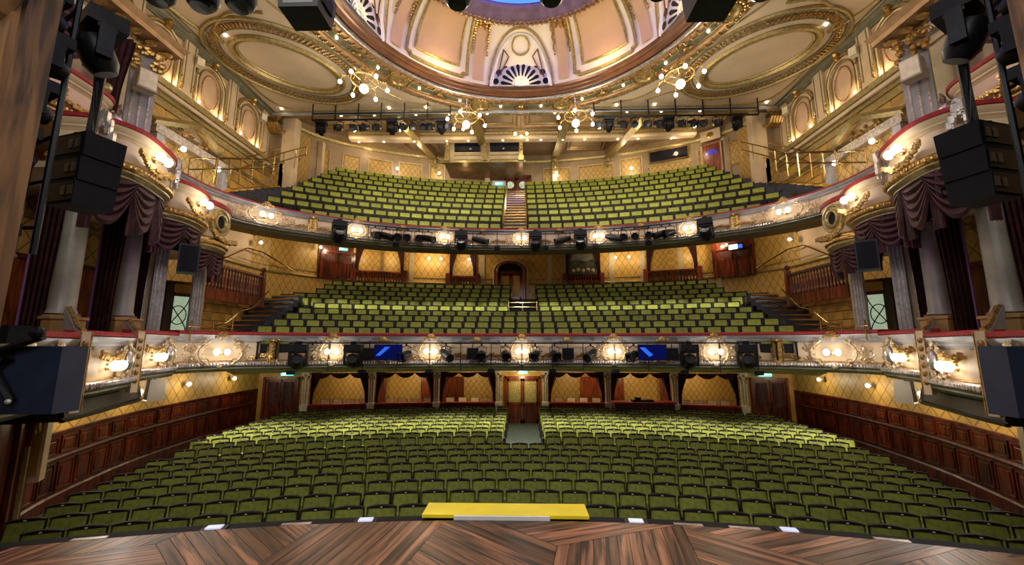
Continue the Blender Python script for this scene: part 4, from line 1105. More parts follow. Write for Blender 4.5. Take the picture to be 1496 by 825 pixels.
def on_path(path, x, off=.06):
    q = path_at_x(path, x); a = q[2]; return (q[0] + sin(a) * off, q[1] - cos(a) * off, a)
POS = ['far left', 'left', 'inner left', 'centre', 'inner right', 'right', 'far right']
for path, Z, root, xs, tier in ((C1, Z1, f1, (0, 3.07, 6.1, 8.95), 'circle'), (C2, Z2, f2, (0, 3.18, 6.45, 8.95), 'balcony')):
    zc = Z(-.17); h = root['h']
    al = [-xs[3], -xs[2], -xs[1], xs[0], xs[1], xs[2], xs[3]]
    for i, x in enumerate(al):
        X, Y, a = on_path(path, x)
        if abs(x) > 8.5:
            a = -1.05 if x < 0 else 1.05
            a = (0.95 if x < 0 else -0.95)
            X += sin(a) * .10; Y -= cos(a) * .10
        part('gilded_cartouche', cart_w if abs(x) > 8.5 else cart_m, None, root, (X, Y, zc), a, scale=(1, 1.5, h * 1.05))
        q = part('cartouche_crest', shell_m, None, root, (X + sin(a) * .08, Y - cos(a) * .08, zc + .44 * h), a)
        sconce(X, Y, zc - .02, a, f'twin globe wall light on the {POS[i]} gilded cartouche of the {tier} front', f'{tier} front wall lights')
    spray = garland_mb(.55, -.08, 16, .032, 11).mesh('foliage_spray', M['gold'], True)
    for x in al:
        for e in (-1, 1):
            if abs(x + e * .95) < 8.4:
                X, Y, a = on_path(path, x + e * .95, .03); o = part('foliage_spray', spray, None, root, (X, Y, Z(-.36)), a, scale=(1, 1, h)); o['kind'] = 'stuff'
    mids = [(al[i] + al[i + 1]) / 2 for i in range(6)]
    for x in mids[1:5]:
        X, Y, a = on_path(path, x, .10); part('gilded_shell', shell_m, None, root, (X, Y, Z(-.46)), a)
        part('gilded_shell', shell_m, None, root, (X, Y, Z(.16)), a)
    for x in ((-7.75, 7.75) if tier == 'circle' else (-7.75, 7.75)):
        X, Y, a = on_path(path, x, .04); part('gilded_console', cons_m, None, root, (X, Y, Z(-.14)), a, scale=(1.15, 1, h))

# ---- private boxes
def box_front(path, zr, zl, s, name, **k):
    return fascia(name, mirp(path, s), zr, zl, **k)
def local_frame(path, t):
    """point and facing angle at fraction t along a left-side path"""
    L = [0]
    for a, b in zip(path, path[1:]): L.append(L[-1] + (Vector(b) - Vector(a)).length)
    T = L[-1] * t
    for i in range(len(path) - 1):
        if L[i + 1] >= T:
            f = (T - L[i]) / max(1e-6, L[i + 1] - L[i]); a, b = Vector(path[i]), Vector(path[i + 1]); p = a.lerp(b, f); d = b - a
            return p.x, p.y, atan2(d.y, d.x)
def place(path, t, off, s):
    x, y, a = local_frame(path, t); x += sin(a) * off; y -= cos(a) * off
    return (x, y, a) if s < 0 else (-x, y, -a)
A1 = smooth_path([(-8.62, 8.95), (-8.72, 9.3), (-9.0, 10.0), (-9.28, 10.75)], 4)
B1 = smooth_path([(-7.62, 6.9), (-7.70, 7.2), (-8.1, 8.0), (-8.52, 8.85)], 4)
C1b = smooth_path([(-6.35, 4.35), (-6.75, 5.2), (-7.2, 6.1), (-7.52, 6.8)], 4)
B2 = smooth_path([(-8.6, 6.8), (-7.95, 6.95), (-7.68, 7.4), (-7.85, 8.1), (-8.15, 8.7), (-8.8, 9.1)], 5)
A2 = smooth_path([(-9.2, 8.95), (-8.65, 9.1), (-8.42, 9.5), (-8.5, 10.1), (-8.8, 10.6), (-9.4, 10.9)], 5)
D2 = smooth_path([(-9.5, 10.35), (-8.95, 10.5), (-8.72, 10.9), (-8.8, 11.4), (-9.1, 11.85), (-9.7, 12.15)], 5)
U2 = smooth_path([(-9.7, 5.6), (-9.1, 5.8), (-8.85, 6.4), (-8.85, 7.3), (-9.0, 7.9), (-9.6, 8.3)], 5)
cur_m = {}
for s in (-1, 1):
    sd = 'left' if s < 0 else 'right'
    roots = {}
    for nm, pth, zr, zl, kw in (('A', A1, .35, -.80, {}), ('B', B1, .25, -.92, {}), ('C', C1b, .2, -1.0, {}),
                                ('B2', B2, 4.25, 3.25, dict(lip_m='goldp', gold=True, deep=.6)), ('A2', A2, 4.03, 3.05, dict(lip_m='goldp', gold=True, deep=.6)),
                                ('D2', D2, 4.0, 2.65, dict(lip_m='goldp', gold=True, deep=.5, leaf=False)), ('U2', U2, 5.3, 4.3, dict(lip_m='goldp', gold=True, deep=.6, panel_m='pink'))):
        roots[nm] = box_front(pth, zr, zl, s, 'box_front', **kw) + (pth, zr, zl)
    # floors of the boxes
    for nm, pth, z in (('A', A1, -.62), ('B', B1, -.74), ('C', C1b, -.82)):
        poly = [(x, y) for x, y in pth] + [(-12.0, pth[-1][1] + .05), (-12.0, pth[0][1] - .05)]
        fl = struct('floor', MB().slab([(x * -s if 0 else (x if s < 0 else -x), y) for x, y in poly], z - .1, z), M['green'])
    for nm, pth, z in (('B2', B2, 3.35), ('A2', A2, 3.15), ('D2', D2, 2.78), ('U2', U2, 4.4)):
        poly = [(x, y) for x, y in pth] + [(-12.0, pth[-1][1] + .05), (-12.0, pth[0][1] - .05)]
        struct('floor', MB().slab([((x if s < 0 else -x), y) for x, y in poly], z - .12, z), M['stone'])
    # ornaments of the lower boxes: cartouche with an oval boss, globes, gilded fin at each partition
    for nm, tt in (('A', .36), ('B', .40)):
        rt, Z, pth, zr, zl = roots[nm]; X, Y, a = place(pth, .72, .06, s)
        part('gilded_cartouche', cart_s, None, rt, (X, Y, Z(-.15)), a, scale=(.9, 1, 1.2))
        part('oval_boss', MB().ball((0, -.08, 0), .20, 12, 8, .62, .4, 1).mesh('oval_boss', M['silver'], True), None, rt, (X, Y, Z(-.12)), a)
        X, Y, a = place(pth, tt, .05, s)
        sconce(X, Y, Z(-.22), a, f'twin globe wall light on the {"rear" if nm == "A" else "middle"} lower box front at the {sd}', 'lower box wall lights', 2, 13, 1.05)
        gm = garland_mb(.9, .10, seed=3).mesh('foliage_spray', M['gold'], True); o = part('foliage_spray', gm, None, rt, (X, Y, Z(.02)), a); o['kind'] = 'stuff'
    rt, Z, pth, zr, zl = roots['C']
    for tt in (.45, .72): 
        X, Y, a = place(pth, tt, .06, s); part('gilded_cartouche', cart_s, None, rt, (X, Y, Z(-.15)), a, scale=(.8, 1, 1.3))
    for (x, y), zz, zb in (((-7.55, 6.85), .34, -1.08), ((-8.55, 8.9), .42, -.98)):
        fin = struct('trim', None, None)
        an = 1.08
        X = x if s < 0 else -x; AN = an if s < 0 else -an
        part('fin_strip', MB().bb(-.075, .075, -.26, -.06, zb, zz - .1), M['cream'], fin, (X, y, 0), AN)
        g = MB()
        for i in range(6): g.ball((0, -.27, zz - .3 - i * .17), .045, 6, 4, 1, .7, 1.4)
        for e in (-1, 1): g.tube([(e * .07, -.265, zb), (e * .07, -.265, zz - .1)], .012, 4)
        part('fin_drop_ornament', g, M['gold'], fin, (X, y, 0), AN, smooth=True)
        # grey curved partition sweeping up to the column pedestal
        pr = [(0, zb + .06), (0, zz - .1), (.3, zz - .03), (.55, zz + .12), (.9, zz + .32), (1.4, zz + .36), (1.4, zb + .06)]
        mb = MB(); n = len(pr); hw = .05
        mb.add([(-hw, u - .1, z) for u, z in pr] + [(hw, u - .1, z) for u, z in pr], [tuple(range(n)), tuple(range(n, 2 * n))] + [(i, (i + 1) % n, (i + 1) % n + n, i + n) for i in range(n)])
        part('partition', mb, M['grey'], fin, (X, y, 0), AN)
        part('partition_scroll', MB().tube([(0, u - .1, z + .02) for u, z in pr[1:6]], .045, 5), M['gold'], fin, (X, y, 0), AN, smooth=True)
    # long underside fascia below boxes A and B with rounded end
    ub = [(-7.75, 6.95), (-8.15, 7.9), (-8.6, 8.85), (-8.95, 9.6), (-9.25, 9.9), (-9.7, 10.0)]
    ub = smooth_path(ub, 4)
    un = struct('trim', MB().sweep(mirp(ub, s), [(-.8, -1.26), (-.05, -1.26), (.02, -1.18), (-.02, -.95), (-.8, -.95)]), M['umber'], True)
    part('underside_bead', MB().sweep(mirp(ub, s), [(-.05, -1.28), (.02, -1.28), (.04, -1.24), (-.02, -1.22)]), M['umber'], un)
    # columns on their pedestals
    col = MB(); col.lathe([(.26, .0), (.26, .05), (.22, .08), (.21, .12), (.19, .16), (.185, .5), (.165, 3.0)], n=24)
    col_m = col.mesh('column_shaft', M['colm'], True)
    for (x, y), w_ in (((-8.55, 7.35), 'nearer'), ((-9.25, 9.2), 'farther')):
        X = x if s < 0 else -x
        cl = struct('column', None, None, loc=(X, y, .52 if w_ == 'nearer' else .62))
        part('column_shaft', col_m, None, cl); part('column_base_ring', MB().lathe([(.255, .03), (.275, .05), (.255, .07)], n=24), M['brass'], cl)
        part('pedestal', MB().box(0, 0, -.35, .50, .50, .70, s * .25), M['plinth'], cl)
        part('pedestal_cap', MB().box(0, 0, -.01, .56, .56, .05, s * .25), M['plinth'], cl)
    # tall pilasters beyond the columns and the little glazed door between
    for (x, y, w_, z1) in ((-9.55, 10.35, .26, 2.9), (-9.95, 10.6, .5, 2.9), (-9.62, 11.7, .22, 2.75), (-9.9, 12.1, .3, 2.75)):
        X = x if s < 0 else -x
        pc = struct('column', MB().box(0, 0, z1 / 2 - .25, w_, .25, z1 + .5), M['grey'] if w_ < .3 else M['stone'], loc=(X, y, 0), rz=-s * .9)
        for e in (-1, 0, 1): part('flute', MB().bb(e * w_ * .3 - .012, e * w_ * .3 + .012, -.14, -.12, .2, z1 - .1), M['silver'], pc)
    gd = struct('door_%d' % (15 + (s > 0)), MB().bb(-.5, .5, .02, .08, -.4, 1.95), M['doorw'], loc=(s * 10.35, 12.0, 0), rz=-s * .95)
    part('leaded_glass', MB().bb(-.24, .24, -.01, .02, .35, 1.5), M['glass'], gd)
    lb = MB()
    for e in (-1, 1):
        lb.tube([(e * .24, -.02, .35 + t * 1.15) if 0 else (e * .24 * cos(t * pi), -.02, .35 + 1.15 * t) for t in [i / 10 for i in range(11)]], .014, 4)
    lb.tube([(.2 * cos(t), -.02, .925 + .28 * sin(t)) for t in [2 * pi * i / 16 for i in range(16)]], .014, 4, True)
    lb.tube([(-.25, -.02, .35), (.25, -.02, .35), (.25, -.02, 1.5), (-.25, -.02, 1.5)], .03, 4, True)
    part('glazing_bars', lb, M['black'], gd)
    part('overdoor_panel', MB().bb(-.34, .34, -.03, .02, 1.6, 1.86), M['ochre'], gd)
    # back wall of the boxes: mahogany below, trellis paper above
    bwp = [(-9.9, 3.6), (-10.35, 5.6), (-10.65, 8.0), (-10.75, 10.6)]
    bw = struct('wall_%s' % sd, MB().sweep(mirp(bwp, s), [(-.2, 1.9), (0, 1.9), (0, 4.4), (-.2, 4.4)]), M['lattice'])
    part('wood_panelling', MB().sweep(mirp(bwp, s), [(-.2, -.9), (.03, -.9), (.03, 1.9), (-.2, 1.9)]), M['doorw'], bw)
    part('panelling_rail', MB().sweep(mirp(bwp, s), [(0, 1.85), (.07, 1.85), (.09, 1.95), (0, 1.97)]), M['mahog'], bw)
    part('frieze_rail', MB().sweep(mirp(bwp, s), [(0, 2.75), (.05, 2.75), (.07, 2.85), (0, 2.87)]), M['goldp'], bw)
    for t_ in (.25, .5, .75):
        X, Y, a = place(bwp, t_, .05, s); part('panelling_stile', MB().bb(-.06, .06, -.03, .0, -.8, 1.85), M['mahog'], bw, (X, Y, 0), a)
    # hanging curtains between the columns
    for (x, y, w_, h, lab) in ((-8.80, 6.9, .36, 3.4, 'beside the nearer column'), (-9.28, 8.5, .42, 3.0, 'between the two columns'), (-9.55, 9.62, .3, 2.8, 'behind the farther column')):
        c = thing('box_drape', f'long maroon drape {lab} of the {sd} boxes', 'curtain', ((x if s < 0 else -x), y, 3.1), -s * -1.0 if 0 else (1.0 if s < 0 else -1.0), 'long drapes of the side boxes')
        part('drape', hang_mb(w_, h, 5, .06, .15, 1 if s < 0 else -1), M['maroon'], c, smooth=True)
        part('drape_edge', MB().tube([(0, -.03, 0), (.0, -.05, -h)], .02, 5), mat('violet braid', (.12, .04, .16), .6), c)
    # swags under the upper fronts
    for nm, drop in (('B2', .95), ('A2', .75), ('D2', .62)):
        rt, Z, pth, zr, zl = roots[nm]
        c = thing('box_swag', f'maroon festoon curtain hanging under the {dict(B2="nearest", A2="middle", D2="porthole")[nm]} upper box at the {sd}', 'curtain', (0, 0, 0), 0, 'festoon curtains under the upper boxes')
        for t_, w_ in ((.28, .85), (.52, .95), (.76, .85)):
            X, Y, a = place(pth, t_, -.12, s); part('swag', swag_mb(w_ * .95, drop, 5, .16), M['maroon'], c, (X, Y, zl - .02), a, smooth=True)
        for t_ in (.16, .40, .64, .88):
            X, Y, a = place(pth, t_, -.06, s); part('tail', hang_mb(.3, drop * 1.15, 3, .05, .4, 1), M['maroon'], c, (X, Y, zl - .02), a, smooth=True)
    # upper box ornaments: garlands and lamps, masks
    for nm, tt, lab in (('B2', .50, 'nearest'), ('A2', .52, 'middle')):
        rt, Z, pth, zr, zl = roots[nm]; X, Y, a = place(pth, tt, .06, s)
        sconce(X, Y, Z(-.02), a, f'twin globe wall light on the {lab} upper box front at the {sd}', 'upper box wall lights', 2, 13, 1.05)
        o = part('festoon', garland_mb(1.3, .22, 30, .045, 2).mesh('festoon', M['gold'], True), None, rt, (X, Y, Z(-.12)), a); o['kind'] = 'stuff'
        for t_ in (.22, .80):
            X, Y, a = place(pth, t_, .10, s); o = part('drop_foliage', garland_mb(.25, -.2, 12, .06, 4).mesh('drop_foliage', M['silver'], True), None, rt, (X, Y, Z(-.1)), a, scale=(1, 1, 2)); o['kind'] = 'stuff'
    rt, Z, pth, zr, zl = roots['U2']
    for t_ in (.35, .6):
        X, Y, a = place(pth, t_, .06, s); o = part('festoon', garland_mb(1.1, .16, 26, .045, 5).mesh('festoon', M['gold'], True), None, rt, (X, Y, Z(-.2)), a); o['kind'] = 'stuff'
    X, Y, a = place(pth, .86, .12, s)
    mk = MB().ball((0, -.05, 0), .17, 10, 8, 1, .9, 1.5)
    for i in range(7): leaf(mk, 0, .15, .36, .11, pi / 2 + (i - 3) * .3, -.10)
    part('scallop_corbel', mk, M['silver'], rt, (X, Y, Z(-.05)), a, smooth=True)
    rt, Z, pth, zr, zl = roots['D2']
    X, Y, a = place(pth, .44, .05, s)
    ph = part('porthole', MB().lathe([(.17, .0), (.17, -.05), (.20, -.09), (.25, -.08), (.27, -.03), (.31, -.02), (.35, -.07), (.40, -.06), (.42, .02)], n=28, axis='y'), M['goldp'], rt, (X, Y, Z(.0) - .02), a, smooth=True)
    link('porthole_glass', MB().lathe([(0, -.02), (.18, -.02)], n=20, axis='y').mesh('porthole_glass', M['blackm']), (0, 0, 0), 0, ph)
    X, Y, a = place(pth, .5, .06, s)
    o = part('festoon', garland_mb(1.5, .12, 34, .05, 6).mesh('festoon', M['gold'], True), None, rt, (X, Y, Z(-.33)), a); o['kind'] = 'stuff'
    dr = struct('trim', MB().sweep(mirp([(x * 1.0, y) for x, y in pth], s), [(-.3, 3.95), (.08, 3.95), (.12, 4.0), (.06, 4.08), (-.3, 4.08)]), M['silver'], True)
    # lamps on level-two slip railing
    rl = thing('box_rail', f'dark turned rail on the velvet ledge at the {sd} end of the balcony', 'railing', (s * 9.42, 8.4, 4.62))
    part('handrail', MB().tube([(0, 0, .35), (0, 1.6, .35)], .03, 6), M['mahog'], rl)
    for i in range(10): part('baluster', MB().lathe([(.02, 0), (.04, .1), (.02, .2), (.03, .33)], (0, .05 + i * .165, 0), 6), M['mahog'], rl)
    # giant pilaster above with its capital, entablature block
    gp = struct('column', MB().box(0, 0, 6.2, .55, .4, 3.6), M['grey'], loc=(s * 10.35, 9.9, 0), rz=-s * .9)
    for e in (-1, 0, 1): part('flute', MB().bb(e * .17 - .02, e * .17 + .02, -.22, -.19, 4.9, 7.4), M['silver'], gp)
    cp = MB()
    for i in range(22): cp.ball((random.uniform(-.34, .34), -.22 - random.random() * .15, 7.35 + random.random() * .6), .085, 5, 4)
    for e in (-1, 1): scroll(cp, e * .28, 7.9, .14, 0, e, .035, y=-.3)
    part('capital', cp, M['gold'], gp)
    en = [(-10.55, 3.8), (-10.3, 6.0), (-10.2, 10.85), (-11.3, 10.95), (-12, 10.95)]
    eb = struct('cornice_block', MB().sweep(mirp(en, s), [(-1.5, 8.0), (-.75, 8.0), (-.75, 8.25), (-.5, 8.35), (-.5, 8.5), (-1.5, 11.0)]), M['stone'])
    part('cornice_band', MB().sweep(mirp(en, s), [(-.8, 8.2), (-.55, 8.2), (-.5, 8.32), (-.8, 8.34)]), M['grey'], eb)
    part('corona', MB().sweep(mirp(en, s), [(-.6, 8.55), (.0, 8.55), (.02, 8.68), (.12, 8.84), (-.6, 8.88)]), M['beam'], eb)
    db = MB(); mo = MB()
    for i in range(34):
        y = 5.6 + i * .155
        db.box(s * 10.72, y, 8.44, .1, .07, .08)
    for i in range(11): mo.ball((s * 10.48, 5.8 + i * .48, 8.5), .13, 6, 4, 1.5, 1, .6)
    part('dentils', db, M['gold'], eb)['kind'] = 'stuff'; part('modillions', mo, M['gold'], eb)['kind'] = 'stuff'
    struct('wall_%s' % sd, MB().sweep(mirp([(-11.3, 3.8), (-11.0, 8.0), (-11.1, 10.9), (-12, 10.95)], s), [(-.2, 4.2), (0, 4.2), (0, 8.1), (-.2, 8.1)]), M['stone'])
    # upper box curtain with gold tassel
    c = thing('upper_box_curtain', f'maroon draped curtain with gold tassel over the high box at the {sd}', 'curtain', (s * 9.6, 7.2, 7.2), 1.3 if s < 0 else -1.3)
    part('swag', swag_mb(2.2, 1.3, 6, .2), M['maroon'], c, smooth=True); part('tail', hang_mb(.5, 1.9, 4, .07, .3, 1), M['maroon'], c, (.9, 0, 0), smooth=True)
    part('tassel', MB().ball((0, 0, 0), .1, 8, 6, 1, 1, 1.3), M['goldp'], c, (.95, -.1, -1.5), smooth=True)
    # pediment aedicule on the side wall
    ae = struct('window_%d' % (2 + (s > 0)), MB().bb(s * 11.8, s * 11.96, 11.9, 14.9, 4.9, 6.8), M['lattice2'])
    X = s * 11.75
    part('entablature', MB().bb(s * 11.55, s * 11.95, 11.7, 15.1, 6.75, 7.05), M['silver'], ae)
    for y0, y1 in ((11.6, 13.4), (15.2, 13.4)): part('raking_cornice', MB().tube([(s * 11.6, y0, 7.05), (s * 11.6, y1, 7.85)], .13, 4), M['goldp'], ae)
    tb = MB()
    for i in range(20): tb.ball((s * 11.85, 13.4 + random.uniform(-.7, .7), 7.2 + random.random() * .3), .08, 5, 3)
    part('tympanum_foliage', tb, M['gold'], ae); part('tympanum', MB().add([(s * 11.9, 11.7, 7.05), (s * 11.9, 15.1, 7.05), (s * 11.9, 13.4, 7.8)], [(0, 1, 2)]), M['cream'], ae)
    for y in (11.95, 14.85): 
        pb = MB().bb(s * 11.6, s * 11.95, y - .14, y + .14, 4.9, 6.75); part('aedicule_column', pb, M['grey'], ae)
    part('sill', MB().bb(s * 11.5, s * 11.95, 11.7, 15.1, 4.75, 4.95), M['stone'], ae)
    for y, lab in ((12.6, 'nearer'), (14.2, 'farther')):
        sconce(s * 11.55, y, 6.55, 1.57 if s < 0 else -1.57, f'{lab} single globe light under the pediment of the {sd} side wall', 'pediment wall lights', 1, 16)
    # gilded pier and front wall by the stage, in the stalls
    pb = struct('trim', MB().box(0, 0, -1.9, .3, .3, 1.5), M['cream'], loc=(s * 9.75, 8.35, 0), rz=-s * .6)
    part('pier_panel', MB().box(0, -.155, -1.9, .2, .02, 1.25), M['ochre'], pb)
    part('pier_ornament', garland_mb(.12, .0, 8, .035, 8).mesh('pier_ornament', M['gold']), None, pb, (0, -.16, -1.5), 0, scale=(1, 1, 3))
    pw = [(-6.9, 3.2), (-7.6, 5.2), (-8.7, 6.9), (-9.75, 8.2)]
    fw = struct('wall_%s' % sd, MB().sweep(mirp(pw, s), [(-.25, -3.7), (0, -3.7), (0, -1.25), (-.25, -1.25)]), M['mahog'])
    for t_ in (.12, .3, .48, .66, .84, .97):
        Xp, Yp, a = place(pw, t_, .03, s); part('pilaster_strip', MB().bb(-.07, .07, -.05, .02, -3.65, -1.3), M['mahog'], fw, (Xp, Yp, 0), a)
    Xp, Yp, a = place(pw, .60, .04, s); part('yellow_panel', MB().bb(-.16, .16, -.06, .0, -2.35, -1.55), M['ochre'], fw, (Xp, Yp, 0), a)
    Xp, Yp, a = place(pw, .93, .05, s); part('gold_strip', MB().bb(-.05, .05, -.06, .0, -3.6, -1.9), M['goldp'], fw, (Xp, Yp, 0), a)
    # light boxes on the attic: square white wall speakers
    for (y, z, xx, lab) in ((9.55, 6.9, 9.9, 'on the grey pilaster'), (16.9, 10.3, 11.75, 'high at the rear cornice'), (13.2, 10.25, 11.75, 'between the blind arches')):
        t = thing('wall_speaker', f'small off-white wall speaker {lab} at the {sd}', 'speaker', (s * xx, y, z), 1.1 if s < 0 else -1.1, 'off-white wall speakers')
        sz = 1.3 if xx < 11 else .8
        part('cabinet', MB().box(0, 0, 0, .32 * sz, .26 * sz, .42 * sz, 0, .92), M['offw'], t); part('grille', MB().box(0, -.135 * sz, 0, .28 * sz, .01, .36 * sz), M['chair'], t)
    t = thing('wall_speaker', f'off-white loudspeaker hung under the {sd} end of the circle front', 'speaker', (s * 8.95, 10.0, -1.05), 1.0 if s < 0 else -1.0, 'off-white wall speakers')
    part('cabinet', MB().box(0, 0, 0, .34, .28, .5, 0, .85), M['offw'], t); part('bracket', MB().tube([(0, .1, .2), (0, .25, .45)], .02, 5), M['black'], t)
    # side wall lamps under the circle and under the balcony
    for i, (y, z, xx) in enumerate(((10.2, -1.35, 10.75), (12.2, -1.35, 11.45), (14.6, -1.35, 11.95), (17.2, -1.35, 12.15))):
        sconce(s * xx, y, z, 1.35 if s < 0 else -1.35, f'single globe light on the {sd} stalls wall, {ORD[i+1]} from the stage', 'stalls side wall lights', 1, 26, .8, (1, .84, .54))
    for i, (x, y, z) in enumerate(((11.7, 13.2, 4.15), (11.7, 15.0, 4.2), (11.6, 17.2, 4.5), (10.3, 19.9, 4.95))):
        sconce(s * x, y, z, 1.4 if s < 0 else -1.4, f'single globe light on the {sd} wall under the balcony, {ORD[i+1]} from the stage', 'wall lights under the balcony', 1, 26, .8, (1, .84, .54))
for x in (-8.4, -6.9, -5.2, -4.6, -2.95, 4.9, 6.2, 8.6):
    q = at1(x); light('POINT', 'back_wall_light', (q[0], q[1] - .8, 4.75), 22, (1, .78, .42), .1)
for i, x in enumerate((-5.15, -4.5, -2.95, 5.2, 5.9)):
    q = at1(x); sconce(q[0], q[1] - .12, 4.8, q[2], f'small globe light on the circle back wall, {ORD[i+1]} from the left', 'circle back wall lights', 1, 4, .8)
for i, x in enumerate((-7.3, -4.95, 2.2, 6.5)):
    q = at2(x); sconce(q[0], q[1] - .08, 10.25, q[2], f'small globe light on a trellis panel of the balcony back wall, {ORD[i+1]} from the left', 'balcony back wall lights', 1, 14, 1.)
for bi, (x0, x1) in enumerate(bays):
    light('POINT', 'box_fill_light', ((x0 + x1) / 2, 20.62, -1.5), 42, (1, .76, .40), .15)  # added fill behind each swag, brightens chairs and back wall; no fitting
light('POINT', 'door_fill_light', (0, 19.7, -1.5), 40, (1, .8, .5), .1)  # added fill to brighten the centre doors, no fitting
# downlights under the circle lip onto the rear stalls, and under the balcony lip onto the circle
for x in (-9, -6, -3, 0, 3, 6, 9):
    light('SPOT', 'soffit_spot', (x, 15.0 - .02 * x * x, -.85), 900, (1, .93, .75), .06, (x, 16.0 - .022 * x * x, -3.4), angle=88, blend=.5)
for k in range(-7, 8):
    x = k * 1.3
    light('SPOT', 'soffit_spot', (x, 17.25 - .026 * x * x, 3.9), 430, (1, .93, .75), .06, (x, 18.2 - .024 * x * x, 1.8), angle=44, blend=.8)
light('SPOT', 'balcony_fill', (-4, 12, 10.6), 1300, (1, .9, .66), .3, (-4.5, 19.5, 7), angle=80, blend=.9)  # pair of added fills to brighten the balcony seats, no fitting
light('SPOT', 'balcony_fill', (4, 12, 10.6), 1300, (1, .9, .66), .3, (4.5, 19.5, 7), angle=80, blend=.9)

# ================================================================ STAGE
stg_edge = [(x, 5.15 - 18 + sqrt(324 - x * x)) for x in [-6.6 + 13.2 * i / 44 for i in range(45)]]
stage = struct('floor', MB().slab([(-6.6, -2.0)] + stg_edge + [(6.6, -2.0)], -2.35, -2.03), M['blackm'])
part('stage_front', MB().sweep(stg_edge, [(-.05, -3.6), (-.02, -3.6), (-.02, -2.06), (-.05, -2.06)]), M['blackm'], stage)
part('edge_strip', MB().sweep(stg_edge, [(-.05, -2.09), (.05, -2.09), (.05, -2.03), (.0, -2.02)]), M['navy'], stage)
edge_r = MB().sweep(stg_edge, [(.0, -2.1), (-.17, -2.1), (-.17, -2.03), (.0, -2.03)])
part('edge_channel', edge_r, M['blackm'], stage)
def clip_poly(poly, cx, cy, nx, ny):   # keep points with (p-c).n <= 0
    out = []
    for i in range(len(poly)):
        a, b = poly[i], poly[(i + 1) % len(poly)]; da = (a[0] - cx) * nx + (a[1] - cy) * ny; db = (b[0] - cx) * nx + (b[1] - cy) * ny
        if da <= 0: out.append(a)
        if (da < 0 < db) or (db < 0 < da): t = da / (da - db); out.append((a[0] + t * (b[0] - a[0]), a[1] + t * (b[1] - a[1])))
    return out
inner = [(x * .992, y - .05) for x, y in stg_edge]
def clip_stage(poly):
    for a, b in zip(inner, inner[1:]):
        poly = clip_poly(poly, a[0], a[1], -(b[1] - a[1]), b[0] - a[0])
        if len(poly) < 3: return None
    return clip_poly(poly, 0, 2.6, 0, -1)
L_, wp_ = 1.55, .135; count = 0
ex = [Vector((L_ * cos(radians(20 + 120 * k)), L_ * sin(radians(20 + 120 * k)))) for k in range(3)]
g1, g2 = ex[0] - ex[1], ex[1] - ex[2]
for i in range(-9, 10):
    for j in range(-9, 10):
        c = g1 * i + g2 * j + Vector((.35, 4.5))
        if not (-8 < c.x < 8 and 1 < c.y < 7): continue
        for k in range(3):
            u, v = ex[k], ex[(k + 1) % 3]; nP = 11
            for q in range(nP):
                p0 = c + v * (q / nP); p1 = c + v * ((q + 1) / nP)
                e = .003 / L_
                poly = [tuple(p0 + u * .002 + v * e), tuple(p0 + u * .998 + v * e), tuple(p1 + u * .998 - v * e), tuple(p1 + u * .002 - v * e)]
                area = sum(poly[m][0] * poly[(m + 1) % 4][1] - poly[(m + 1) % 4][0] * poly[m][1] for m in range(4))
                if area < 0: poly.reverse()
                poly = clip_stage(poly)
                if not poly or len(poly) < 3: continue
                A = abs(sum(poly[m][0] * poly[(m + 1) % len(poly)][1] - poly[(m + 1) % len(poly)][0] * poly[m][1] for m in range(len(poly)))) / 2
                if A < .004: continue
                mx_, my_ = sum(p[0] for p in poly) / len(poly), sum(p[1] for p in poly) / len(poly)
                ang = atan2(u.y, u.x); ca, sa = cos(-ang), sin(-ang)
                lp = [((x - mx_) * ca - (y - my_) * sa, (x - mx_) * sa + (y - my_) * ca) for x, y in poly]
                link('plank', MB().slab(lp, -.03, 0).mesh('plank', M['plank']), (mx_, my_, -2.0), ang, stage); count += 1
# recessed footlights along the edge
for x, lab in ((-3.45, 'far left'), (-1.83, 'inner left'), (1.32, 'inner right'), (2.95, 'far right')):
    y = 5.15 - 18 + sqrt(324 - x * x) + .03; a = -math.asin(x / 18)
    t = thing('footlight', f'small lit footlight box in the dark stage edge, {lab}', 'footlight', (x, y, -2.03), a, 'footlights in the stage edge')
    part('case', MB().bb(-.13, .13, -.07, .07, -.06, .02), M['black'], t)
    part('lens', MB().bb(-.08, .08, -.045, .045, .02, .035), mat('pale footlight glass', (.6, .65, .8), .2, emit=(.7, .75, 1), strength=.5), t)
for x in (-2.6, -4.6, 1.9, 2.5, 3.9):
    y = 5.15 - 18 + sqrt(324 - x * x) + .03; a = -math.asin(x / 18)
    part('edge_plate', MB().bb(-.16, .16, -.03, .03, -.02, .015), M['silver'], stage, (x, y, -2.03), a)
t = thing('yellow_board', 'bright yellow plank with a white front edge lying across the stage edge', 'board', (-.2, 5.12, -2.0), 0)
part('board_top', MB().bb(-.98, .98, .0, .37, .01, .045), M['yellow'], t); part('white_edge', MB().bb(-.60, .52, -.03, .0, .0, .042), M['white'], t)
t = thing('yellow_fitting', 'small rounded yellow fitting at the far left of the stage edge', 'fitting', (-5.7, 4.35, -2.0), .3)
part('cap', MB().tube([(-.2, 0, .03), (.16, 0, .03)], .035, 8), M['yellow'], t, smooth=True)

